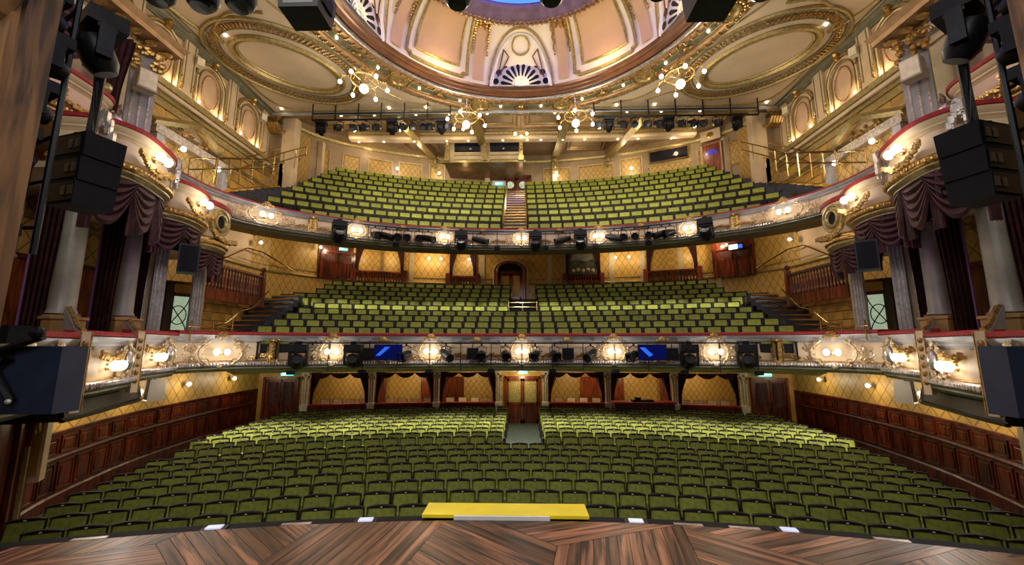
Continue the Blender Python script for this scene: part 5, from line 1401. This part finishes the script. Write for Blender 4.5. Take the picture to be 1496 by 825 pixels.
# ================================================================ SEATS
def cushion(w_, h, d, cz, y, lean=.0):
    mb = MB(); ins = .025; lay = [(0, 1.), (.55 * d, 1.), (d, .0)]
    vs = []
    for (dy, k) in lay:
        o = ins * (1 - k); hw, hh = w_ / 2 - o, h / 2 - o
        for a, b in ((-1, -1), (1, -1), (1, 1), (-1, 1)): vs.append((a * hw, y - dy - lean * (b * -hh), cz + b * hh))
    fs = [(3, 2, 1, 0)]
    for L in (0, 4):
        for i in range(4): fs.append((L + i, L + (i + 1) % 4, L + 4 + (i + 1) % 4, L + 4 + i))
    fs.append((8, 9, 10, 11)); vs = [(x, yy + (z - .45) * lean, z) for x, yy, z in vs]
    return mb.add(vs, fs)
LE = .16
cap = [(-.25, .852), (-.25, .866), (-.17, .884), (-.06, .896), (.06, .896), (.17, .884), (.25, .866), (.25, .852)]
sh = MB(); sh.plate([(-.245, .42)] + cap[:1] + [(-.245, .86), (.245, .86)] + cap[-1:] + [(.245, .42)], .0, .03)
sh.plate(cap, -.03, .03)
sh.v = [(x, y + (z - .45) * LE, z) for x, y, z in sh.v]
for e in (-1, 1): sh.bb(e * .262 - .016, e * .262 + .016, -.26, .05, .0, .56)
stalls_parts = [('stalls_seat', sh, M['frame'], (0, 0, 0)),
                ('back_cushion', cushion(.465, .45, .06, .638, 0, LE), M['seat'], (0, 0, 0)),
                ('seat_cushion', cushion(.36, .34, .08, .40, -.085, .06), M['seat'], (0, 0, 0)),
                ('armrest', MB().bb(-.028, .028, -.30, .0, .55, .585), M['frame'], (-.262, 0, 0)),
                ('armrest', MB().bb(-.028, .028, -.30, .0, .55, .585), M['frame'], (.262, 0, 0)),
                ('number_plate', MB().box(0, 0, 0, .034, .012, .016), M['plate'], (0, -.05 + .42 * LE, .872))]
s2 = MB(); s2.bb(-.255, .255, -.02, .05, .35, .835); s2.v = [(x, y + (z - .45) * LE, z) for x, y, z in s2.v]
for e in (-1, 1): s2.bb(e * .25 - .014, e * .25 + .014, -.24, .05, .0, .50)
circle_parts = [('circle_seat', s2, M['frame'], (0, 0, 0)),
                ('back_cushion', cushion(.40, .345, .06, .625, 0, LE), M['seatc'], (0, 0, 0)),
                ('seat_cushion', cushion(.36, .26, .06, .33, -.05, .05), M['frame'], (0, 0, 0)),
                ('armrest', MB().bb(-.025, .025, -.27, .0, .50, .53), M['frame'], (-.25, 0, 0)),
                ('armrest', MB().bb(-.025, .025, -.27, .0, .50, .53), M['frame'], (.25, 0, 0))]
s3 = MB(); s3.bb(-.25, .25, .0, .05, .35, .80); s3.v = [(x, y + (z - .45) * LE, z) for x, y, z in s3.v]
for e in (-1, 1): s3.bb(e * .24 - .014, e * .24 + .014, -.22, .05, .0, .48)
balcony_parts = [('balcony_seat', s3, M['frame'], (0, 0, 0)),
                 ('back_cushion', cushion(.42, .225, .06, .69, 0, LE), M['seatc'], (0, 0, 0)),
                 ('seat_cushion', cushion(.38, .22, .12, .43, -.07, .05), M['frame'], (0, 0, 0)),
                 ('seat_rail', MB().bb(-.20, .20, .05, .07, .80, .815), M['brass'], (0, .05, 0))]
def seat_rows(rows, drop, xend, pitch, gap, parts_, what, cat, group, limit=300, shift=(.06, 0.)):
    spots = []
    for k, (yc, R, zt_) in enumerate(rows):
        p = pitch(k); g = gap(k); xe = xend(k, yc); z = zt_ - drop
        if g is None:
            n = int(xe / p) + 1; xs = [(i + shift[k % 2]) * p for i in range(-n - 1, n + 2)]
            xs = [x for x in xs if abs(x) <= xe]; cen = [(x, i + 1 if abs(x) > .1 * p else 0, sd_) for sd_ in (True, False) for i, x in enumerate(sorted([q for q in xs if (q < 0) == sd_], key=abs))]
        else:
            cen = []; st_ = (k % 2) * .05 * p
            i = 0
            while g[0] - p / 2 - i * p - st_ >= -xe: cen.append((g[0] - p / 2 - i * p - st_, i + 1, True)); i += 1
            i = 0
            while g[1] + p / 2 + i * p + st_ <= xe: cen.append((g[1] + p / 2 + i * p + st_, i + 1, False)); i += 1
        for s_, idx, left in cen:
            th = s_ / R; x = R * sin(th); y = yc - R + R * cos(th)
            if abs(x) > xe: continue
            spots.append((sqrt(x * x + y * y + z * z), x, y, z, -th, k, idx, left, g is not None))
    spots.sort(); protos = [(n, b.mesh(n, m, False), off) for n, b, m, off in parts_]
    cnt = {}
    for (d, x, y, z, a, k, idx, left, aisle) in spots[:limit]:
        side_ = 'left' if left else 'right'; ref = 'of the aisle' if aisle else 'of centre'
        lab = f'{what}, {ORD[k + 1]} row from the stage, ' + (f'{ORD[idx]} seat {side_} {ref}' if idx else 'seat on the centre line')
        o = thing(parts_[0][0], lab, cat, (x, y, z), a, group, me=protos[0][1])
        for n, me, off in protos[1:]: link(n, me, off, 0, o)
    rest = spots[limit:]
    if rest:
        vs, fs, mi, mats_ = [], [], [], []
        for n, b, m, off in parts_:
            if m not in mats_: mats_.append(m)
        for (d, x, y, z, a, k, idx, left, aisle) in rest:
            c, s_ = cos(a), sin(a)
            for n, b, m, off in parts_:
                base = len(vs)
                for px, py, pz in b.v:
                    px += off[0]; py += off[1]; vs.append((x + px * c - py * s_, y + px * s_ + py * c, z + pz + off[2]))
                fs.extend(tuple(i + base for i in f) for f in b.f); mi.extend([mats_.index(m)] * len(b.f))
        me = bpy.data.meshes.new(parts_[0][0] + 's'); me.from_pydata(vs, [], fs)
        for m in mats_: me.materials.append(m)
        me.polygons.foreach_set('material_index', mi); me.update()
        o = thing(parts_[0][0] + '_block', f'remaining block of {what}s in the rows furthest back', cat + ' block', (0, 0, 0), me=me); o['kind'] = 'stuff'
    return len(spots)
def st_end(k, y):
    T = [(7.5, 7.5), (8.35, 8.3), (9.4, 8.7), (10.9, 9.3), (12.4, 9.75), (14.1, 10.2), (16, 10.6), (21, 10.7)]
    for (a, xa), (b, xb) in zip(T, T[1:]):
        if y <= b: return xa + (xb - xa) * (y - a) / (b - a)
    return 10.5
n1 = seat_rows(ST, .90, st_end, lambda k: .54 if k < 8 else .555, lambda k: None if k < 8 else (-.62, .74), stalls_parts, 'green stalls seat', 'stalls seat', 'green stalls seats', shift=(.5, -.13))
def c1_end(k, y): return 8.35 if k == 0 else (8.9 if k < 6 else (10.3 if k < 8 else 9.6))
n2 = seat_rows(R1, .80, c1_end, lambda k: .515, lambda k: None if k < 5 else (-.55, .75), circle_parts, 'green circle seat', 'circle seat', 'green circle seats')
def c2_end(k, y): return 9.2 if k == 0 else 10.45
n3 = seat_rows(R2, .80, c2_end, lambda k: .505, lambda k: (-.88, .27), balcony_parts, 'green balcony seat', 'balcony seat', 'lime green balcony seats')
print('SEATS', n1, n2, n3, 'planks', count)

# ================================================================ CHANDELIERS
def chandelier(x, y, z, label):
    t = thing('chandelier', label, 'chandelier', (x, y, z), 0, 'brass ring chandeliers')
    R_ = .48
    part('ring', MB().tube([(R_ * cos(a), R_ * sin(a), 0) for a in [2 * pi * i / 32 for i in range(32)]], .028, 6, True), M['gold'], t, smooth=True)
    part('hoop', MB().tube([(.30 * cos(a), .30 * sin(a), .28) for a in [2 * pi * i / 24 for i in range(24)]], .018, 5, True), M['gold'], t, smooth=True)
    part('stem', MB().tube([(0, 0, -.12), (0, 0, 11.0 - z)], .018, 6), M['brass'], t)
    cr = MB()
    for i in range(6):
        a = pi * i / 3; cr.tube([(0, 0, .62), (.16 * cos(a), .16 * sin(a), .48), (.30 * cos(a), .30 * sin(a), .28), (R_ * cos(a), R_ * sin(a), 0)], .014, 5)
        cr.tube([(0, 0, -.1), (.2 * cos(a), .2 * sin(a), -.06), (R_ * cos(a), R_ * sin(a), 0)], .012, 5)
    part('crown', cr, M['gold'], t, smooth=True)
    part('central_globe', MB().ball((0, 0, -.32), .17, 20, 14), mat('glass globe lit', (.85, .85, .8), .15, 0, .05, 6., emit=(1, .92, .78), strength=.45), t, smooth=True)
    for i in range(6):
        a = pi * i / 3 + .35; c_, s_ = cos(a), sin(a)
        ar = MB().tube(smooth_path([Vector(p) for p in ((R_ * c_, R_ * s_, 0), (.62 * c_, .62 * s_, .06), (.76 * c_, .76 * s_, .0), (.82 * c_, .82 * s_, -.14))], 3), .014, 5)
        for k in range(3): ar.ball(((.55 + .1 * k) * c_, (.55 + .1 * k) * s_, .07), .028, 5, 3)
        a_ = part('arm', ar, M['gold'], t, smooth=True)
        link('bulb', MB().ball((.82 * c_, .82 * s_, -.22), .068, 10, 7, 1, 1, 1.15).mesh('bulb', M['star'], True), (0, 0, 0), 0, a_)
    light('POINT', 'chandelier_light', (x, y - .1, z - .85), 230, (1, .86, .66), .35)
chandelier(-5.75, 13.5, 9.65, 'brass ring chandelier with six bare bulbs, leftmost, beside the left ceiling oval')
chandelier(5.75, 13.5, 9.65, 'brass ring chandelier with six bare bulbs, rightmost, beside the right ceiling oval')
chandelier(-2.35, 16.2, 9.75, 'brass ring chandelier with six bare bulbs, inner left, below the gilded dome ring')
chandelier(2.35, 16.2, 9.75, 'brass ring chandelier with six bare bulbs, inner right, below the gilded dome ring')
t = thing('ceiling_cluster_light', 'small cluster of three bare bulbs under the balcony ceiling on the centre line', 'ceiling light', (0, 19.5, 10.9))
part('stem', MB().tube([(0, 0, 0), (0, 0, .85)], .02, 6), M['brass'], t)
for x in (-.3, .02, .3): part('bulb', MB().ball((x, 0, -.1 - .15 * (x == .02)), .07, 8, 6), M['star'], t, smooth=True); 
part('ring', MB().tube([(.28 * cos(a), .1 * sin(a), 0) for a in [2 * pi * i / 16 for i in range(16)]], .014, 5, True), M['gold'], t)
# bare lamps glowing in the ceiling recess behind the bars
for i, x in enumerate((-8.4, -6.1, -2.9, 3.9, 8.6)):
    t = thing('ceiling_lamp', f'bare glowing lamp in the recess above the balcony, {ORD[i+1]} from the left', 'ceiling light', (x, 18.9, 10.75))
    part('bulb', MB().ball((0, 0, 0), .07, 8, 6), M['star'], t, smooth=True); part('stem', MB().tube([(0, 0, .05), (0, 0, .98)], .015, 5), M['brass'], t)

# ================================================================ THEATRE LIGHTING EQUIPMENT
def mesh_set(prefix): return {}
MH = dict(
    base=MB().box(0, 0, -.18, .52, .42, .22, 0, .96).mesh('base', M['black']),
    yoke=(lambda b: (b.box(-.24, 0, -.50, .06, .16, .46), b.box(.24, 0, -.50, .06, .16, .46), b.box(0, 0, -.31, .5, .2, .07), b)[-1])(MB()).mesh('yoke', M['black']),
    head=MB().lathe([(0, .24), (.13, .24), (.19, .12), (.20, -.12), (.17, -.24), (.15, -.25)], n=18, axis='y').mesh('head', M['black'], True),
    lens=MB().lathe([(0, -.235), (.14, -.24)], n=18, axis='y').mesh('lens', M['lens'], True),
    clamp=MB().box(0, 0, -.03, .16, .08, .1).mesh('clamp', M['blackm']))
CAN = dict(
    yoke=MB().tube([(-.14, 0, -.32), (-.15, 0, -.12), (0, 0, -.06), (.15, 0, -.12), (.14, 0, -.32)], .014, 5).mesh('yoke', M['black']),
    head=MB().lathe([(0, .20), (.08, .18), (.12, .08), (.12, -.14), (.135, -.16), (.12, -.16)], n=14, axis='y').mesh('body', M['black'], True),
    lens=MB().lathe([(0, -.14), (.118, -.15)], n=14, axis='y').mesh('lens', M['lens'], True),
    flap=MB().box(0, -.21, .13, .24, .10, .012).mesh('barn_door', M['blackm']),
    clamp=MB().box(0, 0, -.03, .05, .06, .08).mesh('clamp', M['blackm']))
def moving_head(x, y, z, a, label, group, tilt=-.6, sc_=1.):
    t = thing('moving_head_light', label, 'stage light', (x, y, z), a, group, scale=sc_)
    part('base', MH['base'], None, t); part('clamp', MH['clamp'], None, t); part('yoke', MH['yoke'], None, t)
    h = part('head', MH['head'], None, t, (0, 0, -.64), rot=(tilt, 0, 0)); link('lens', MH['lens'], (0, 0, 0), 0, h)
    return t
def can(x, y, z, a, label, group, tilt=.3, pan=0., sc_=1., long=False):
    t = thing('spotlight', label, 'stage light', (x, y, z), a, group, scale=sc_)
    part('clamp', CAN['clamp'], None, t); part('yoke', CAN['yoke'], None, t)
    h = part('body', CAN['head'], None, t, (0, 0, -.34), rot=(tilt, 0, pan), scale=(1, 1.9 if long else 1, 1)); link('lens', CAN['lens'], (0, 0, 0), 0, h)
    if not long:
        for r_ in (0, pi / 2, pi, -pi / 2): link('barn_door', CAN['flap'], (0, 0, 0), 0, h, rot=(0, r_, 0))
    return t
for path, Z, xr, tier, zz in ((C1, Z1, 7.4, 'circle', .10), (C2, Z2, 7.3, 'balcony', 4.66)):
    pp = [(x, y) for x, y in path if abs(x) <= xr]
    bar = thing('lighting_bar', f'black pipe running along the {tier} front carrying stage lights', 'lighting bar', (0, 0, 0))
    pts = []
    for x, y in pp:
        X, Y, a = on_path(path, x, .34); pts.append((X, Y, zz))
    part('pipe', MB().tube(pts, .026, 6), M['black'], bar, smooth=True)
    for i in range(15):
        X, Y, a = on_path(path, -xr + .2 + i * (2 * xr - .4) / 14, .34)
        zb = Z(-.80)
        part('drop_arm', MB().tube([(X, Y, zz), (X, Y, zb)], .014, 4), M['black'], bar)
        if i % 2 == 0: part('cable_box', MB().box(X, Y, zb, .22, .12, .12), M['blackm'], bar)
def px_lab(i, n): return f'{ORD[i + 1]} of {["zero","one","two","three","four","five","six","seven","eight","nine","ten","eleven","twelve","thirteen","fourteen","fifteen"][n]} from the left'
for i, x in enumerate((-7.03, -5.44, 5.31, 6.9)):
    X, Y, a = on_path(C1, x, .36); moving_head(X, Y, .13, a, f'large black moving head lamp on the circle front, {px_lab(i, 4)}', 'moving heads on the circle front')
for i, x in enumerate((-7.0, -2.51, .58, 2.45, 6.95)):
    X, Y, a = on_path(C2, x, .36); moving_head(X, Y, 4.70, a, f'large black moving head lamp on the balcony front, {px_lab(i, 5)}', 'moving heads on the balcony front')
for i, x in enumerate((-3.83, -2.55, -1.35, -.55, .45, 1.1, 2.3, 3.68)):
    X, Y, a = on_path(C1, x, .36); can(X, Y, .08, a, f'small black spotlight on the circle front bar, {px_lab(i, 8)}', 'spotlights on the circle front', .35, (-.6, .5, 0, .2, -.3, .3, -.5, -.7)[i], 1.05, i in (1, 6))
for i, x in enumerate((-5.85, -5.45, -5.05, -4.63, -4.21, -3.83, -1.7, 1.7, 3.78, 4.1, 4.58, 5.1, 5.55, 5.85)):
    X, Y, a = on_path(C2, x, .36); can(X, Y, 4.64, a, f'small black spotlight on the balcony front bar, {px_lab(i, 14)}', 'spotlights on the balcony front', .3, (.4, 1.2, .2, -.2, .1, .9, 1.3, -1.3, 1.2, .2, 0, 0, -1.2, -1.)[i], 1.05, i in (1, 5, 6, 7, 8, 12))
for i, x in enumerate((-4.95, -1.65, 1.55, 4.81)):
    X, Y, a = on_path(C1, x, .40); t = thing('flat_panel', f'small flat black panel hung on the circle front, {px_lab(i, 4)}', 'panel', (X, Y, .0), a, 'black panels on the circle front')
    part('panel_body', MB().bb(-.19, .19, -.03, .03, -.42, -.06), M['blackm'], t); part('hook', MB().tube([(0, 0, -.06), (0, 0, .1)], .015, 5), M['black'], t)
for i, (x, lab) in enumerate(((-4.38, 'left'), (4.23, 'right'))):
    X, Y, a = on_path(C1, x, .46); t = thing('monitor', f'dark blue monitor with a bright diagonal bar on the {lab} of the circle front', 'screen', (X, Y, .0), a, 'monitors on the circle front')
    part('casing', MB().bb(-.44, .44, .0, .06, -.43, .06), M['black'], t); part('screen', MB().bb(-.42, .42, -.01, .0, -.41, .04), M['blue'], t)
    sg = 1 if i == 0 else -1
    part('diagonal_bar', MB().plate([(-.38 * 1, -.30), (-.24, -.30), (.06, -.02), (-.10, -.02)] if sg > 0 else [(-.38, -.04), (-.22, -.04), (.02, -.27), (-.10, -.33)], -.016, -.011), M['blueb'], t)
for i, (x, lab) in enumerate(((-6.7, 'furthest left'), (-5.1, 'left'), (-2.2, 'inner left'), (-.9, 'near the centre, left'), (1.2, 'near the centre, right'), (2.6, 'inner right'), (5.2, 'right'), (6.6, 'furthest right'))):
    X, Y, a = on_path(C1, x, .16); t = thing('ledge_box', f'small grey control box under the velvet rail of the circle, {lab}', 'control box', (X, Y, .20), a, 'control boxes on the circle cornice')
    part('case', MB().bb(-.17, .17, -.06, .08, -.05, .05), M['grey'], t); part('cable', MB().tube([(.1, -.06, -.03), (.2, -.1, -.1), (.3, -.06, -.06)], .012, 4), M['black'], t)

# the two bars hung in front of the balcony ceiling
def bar_row(x0, x1, y, z, side_, items):
    b = thing('lighting_bar', f'black ladder bar hung from the ceiling at the {side_} above the balcony', 'lighting bar', (0, y, z))
    part('pipe', MB().tube([(x0, 0, 0), (x1, 0, 0)], .045, 6), M['black'], b, smooth=True); part('upper_pipe', MB().tube([(x0, 0, .32), (x1, 0, .32)], .035, 6), M['black'], b, smooth=True)
    n = 7
    for i in range(n):
        x = lerp(x0, x1, i / (n - 1)); part('hanger', MB().tube([(x, 0, 0), (x, 0, .8)], .03, 5), M['black'], b)
    for i, (px_, kind) in enumerate(items):
        x = px_
        if kind == 'm': moving_head(x, y, z + .02, 0, f'boxy black lamp on the {side_} ceiling bar, {px_lab(i, len(items))}', 'lamps on the ceiling bars', -.4, .85)
        else: can(x, y, z + .0, 0, f'small black spotlight on the {side_} ceiling bar, {px_lab(i, len(items))}', 'lamps on the ceiling bars', .5, .3 * ((i % 3) - 1), 1.15)
bar_row(-9.55, -3.2, 17.0, 10.2, 'left', [(-9.1, 'm'), (-8.25, 'c'), (-7.6, 'c'), (-7.05, 'c'), (-6.5, 'c'), (-5.85, 'm'), (-5.3, 'c'), (-4.85, 'c'), (-4.45, 'c'), (-4.05, 'c'), (-3.6, 'm'), (-3.3, 'c')])
bar_row(3.3, 10.6, 17.0, 10.2, 'right', [(3.5, 'c'), (3.95, 'm'), (4.5, 'c'), (5.1, 'c'), (5.6, 'c'), (6.1, 'c'), (6.6, 'm'), (7.1, 'c'), (7.6, 'c'), (8.1, 'c'), (8.7, 'c'), (9.6, 'm')])

# overhead bar by the stage, only the bottoms of its lamps hang into view
ob = thing('lighting_bar', 'thick black truss pipe across the stage opening above the lamps', 'lighting bar', (0, 3.9, 4.9))
part('pipe', MB().tube([(-4.6, 0, 0), (4.6, 0, 0)], .04, 8), M['black'], ob); part('lower_pipe', MB().tube([(-4.6, 0, -.3), (4.6, 0, -.3)], .03, 8), M['black'], ob)
for i in range(8): part('brace', MB().tube([(-4.4 + i * 1.25, 0, -.3), (-3.8 + i * 1.25, 0, 0)], .02, 5), M['black'], ob)
for i, (x, zb, kind) in enumerate(((-4.06, 3.79, 'r'), (-3.55, 3.70, 'p'), (-3.12, 3.68, 'r'), (-2.35, 3.53, 'b'), (-.69, 3.68, 'r'), (.34, 3.70, 'r'), (1.5, 3.75, 'r'), (2.05, 3.55, 'b'), (2.62, 3.72, 'r'), (3.35, 3.76, 'p'))):
    t = thing('overhead_lamp', f'black lamp hanging from the stage truss, {px_lab(i, 10)}', 'stage light', (x, 3.9, zb), 0, 'lamps on the stage truss')
    part('yoke', MB().tube([(-.2, 0, .25), (-.2, 0, .6), (0, 0, .75), (.2, 0, .6), (.2, 0, .25)], .02, 5), M['black'], t)
    part('hanger', MB().tube([(0, 0, .75), (0, 0, 4.62 - zb)], .02, 5), M['black'], t)
    if kind == 'b':
        part('housing', MB().box(0, 0, .18, .42, .34, .34, .0, 1.12), M['black'], t); part('lens', MB().bb(-.16, .16, -.175, -.165, .05, .3), M['lens'], t); part('side_vent', MB().box(.21, 0, .2, .06, .2, .16), M['blackm'], t)
    else:
        part('head', MB().ball((0, 0, .17), .17, 16, 10, 1, 1.1, 1), M['black'], t, smooth=True); part('lens', MB().lathe([(0, -.02), (.10, -.015), (.13, .02)], n=16), M['lens'], t, (0, 0, .02))
        if kind == 'p': part('shutter', MB().box(.12, -.1, .14, .12, .2, .2), M['blackm'], t)

for x in (-3.3, -2.15, -.95, 1.05, 2.2, 3.2, 4.3):
    light('SPOT', 'floor_pool_spot', (x * .9, 3.8, 3.5), 260, (.86, .9, 1), .05, (x, 4.75 - .03 * x * x, -2), angle=13, blend=1.)  # added spots; their soft pools stand in for reflections on the boards

# ---- side lighting towers, line arrays and timber posts at either side of the stage
for s in (-1, 1):
    sd = 'left' if s < 0 else 'right'
    tp = struct('timber_post', MB().bb(s * 4.47, s * 5.3, 3.15, 3.4, -2.0, 6.5), M['timber'])
    part('post_edge', MB().bb(s * 4.52, s * 4.66, 3.09, 3.15, -2.0, 6.5), M['timber'], tp)
    part('cross_timber', MB().box(s * 4.75, 3.04, 1.0, .5, .12, .2), M['timber'], tp)
    br = MB(); br.add([(s * 4.55, 3.1, 2.9), (s * 4.75, 3.1, 2.7), (s * 3.7, 3.1, 4.6), (s * 3.5, 3.1, 4.6), (s * 4.55, 2.98, 2.9), (s * 4.75, 2.98, 2.7), (s * 3.7, 2.98, 4.6), (s * 3.5, 2.98, 4.6)], [(0, 1, 2, 3), (4, 5, 6, 7), (0, 1, 5, 4), (1, 2, 6, 5), (2, 3, 7, 6), (3, 0, 4, 7)])
    part('diagonal_brace', br, M['timber'], tp)
    tw = thing('lighting_tower', f'black ladder pipe tower hung at the {sd} stage side', 'lighting tower', (s * 5.50, 4.25, 1.0))
    for x in (-.12, .12): part('upright', MB().tube([(x, 0, 0), (x, 0, 4.2)], .03, 6), M['black'], tw)
    for k in range(8): part('rung', MB().tube([(-.12, 0, .3 + k * .5), (.12, 0, .3 + k * .55)], .022, 5), M['black'], tw)
    for k, (dx, z) in enumerate(((-.05, 4.15), (.08, 3.55), (-.02, 3.0), (-.12, 2.45), (-.2, 1.9), (-.15, 1.35))):
        moving_head(s * 5.42 + s * (-dx) , 4.05, z, s * .35, f'black lamp on the {sd} lighting tower, {ORD[k + 1]} from the top', f'lamps on the {sd} tower', -.3, .62)
    # moving head reaching out high, pole, and the hanging line array
    moving_head(s * 5.45, 4.6, 4.30, s * .5, f'big tilted moving head lamp high at the {sd} stage side', 'high side lamps', -1.1, .95)
    pl = thing('hanging_pole', f'thick black pole slanting down to the loudspeakers at the {sd}', 'pole', (s * 5.72, 4.9, 2.70))
    part('tube', MB().tube([(0, 0, 0), (s * -.02, 0, 1.15)], .05, 8), M['black'], pl, smooth=True); part('outrigger', MB().tube([(0, 0, 1.12), (-s * .22, -.65, 1.12)], .03, 6), M['black'], pl); part('foot', MB().box(0, 0, .02, .22, .2, .08), M['black'], pl); part('cable', MB().tube([(s * -.06, -.03, .1), (s * -.03, -.06, .5), (s * .03, -.05, 1.1)], .012, 5), M['black'], pl)
    for k, (z, tl) in enumerate(((2.52, 0), (2.20, .06), (1.90, .16))):
        t = thing('line_array_speaker', f'black line array loudspeaker at the {sd}, {["top", "middle", "bottom"][k]} box of the hang', 'speaker', (s * (5.68), 4.9, z), s * .25, 'line array loudspeakers')
        part('cabinet', MB().box(0, 0, 0, .58 - .06 * k, .42, .31, 0, 1.04), M['blackm'], t)
        part('grille', MB().bb(-.22, .22, -.225, -.21, -.12, .12), M['black'], t)
        for e in (-.2, -.08): part('side_handle', MB().bb(s * e - .04, s * e + .04, -.24, -.225, -.06, .06), M['lens'], t)
    # dark blue board with bracket, close to the camera
    t = thing('flown_panel', f'dark blue boxed speaker side with folded steel bracket at the {sd} edge', 'speaker', (s * 5.80, 4.55, -.42), s * -.05)
    part('board', MB().bb(-.56, .56, 0, .30, -.33, .42), M['navy'], t)
    part('bracket', MB().tube([(s * -.05, -.03, .30), (s * .10, -.05, .18), (s * -.16, -.05, -.18)], .045, 5), M['black'], t)
    part('bracket_arm', MB().tube([(s * .10, -.05, .36), (s * -.38, -.05, .52)], .04, 5), M['black'], t); part('knob', MB().ball((s * -.34, -.08, .57), .07, 8, 6), M['black'], t)
    part('top_box', MB().bb(-.5, -.05, -.02, .2, .45, .66) if s < 0 else MB().bb(.05, .5, -.02, .2, .45, .66), M['blackm'], t)
    part('bolt', MB().ball((s * -.16, -.08, -.18), .03, 6, 4), M['plate'], t)
    t = thing('side_loudspeaker', f'black loudspeaker under the porthole box at the {sd} of the circle', 'speaker', (s * 8.35, 9.8, 2.15), s * -.8 if 0 else (0.7 if s < 0 else -0.7))
    part('cabinet', MB().box(0, 0, 0, .42, .36, .72, 0, 1), M['black'], t); part('grille', MB().bb(-.18, .18, -.195, -.18, -.32, .32), M['blackm'], t); part('bracket', MB().tube([(0, .1, .36), (0, .2, .7)], .02, 5), M['black'], t)
    for k, (x, y, z) in enumerate(((8.05, 7.3, 2.9), (8.15, 7.9, 2.9), (8.4, 8.5, 2.9), (8.75, 9.7, 2.7))):
        can(s * x, y, z + .3, .7 if s < 0 else -.7, f'black spotlight under the upper boxes at the {sd}, {ORD[k + 1]} from the porthole', f'spotlights under the upper boxes at the {sd}', .2, .3 * (k - 1), 1.3)
    light('POINT', 'violet_spill', (s * 8.3, 8.9, 2.0), 2, (.5, .1, .9), .2)
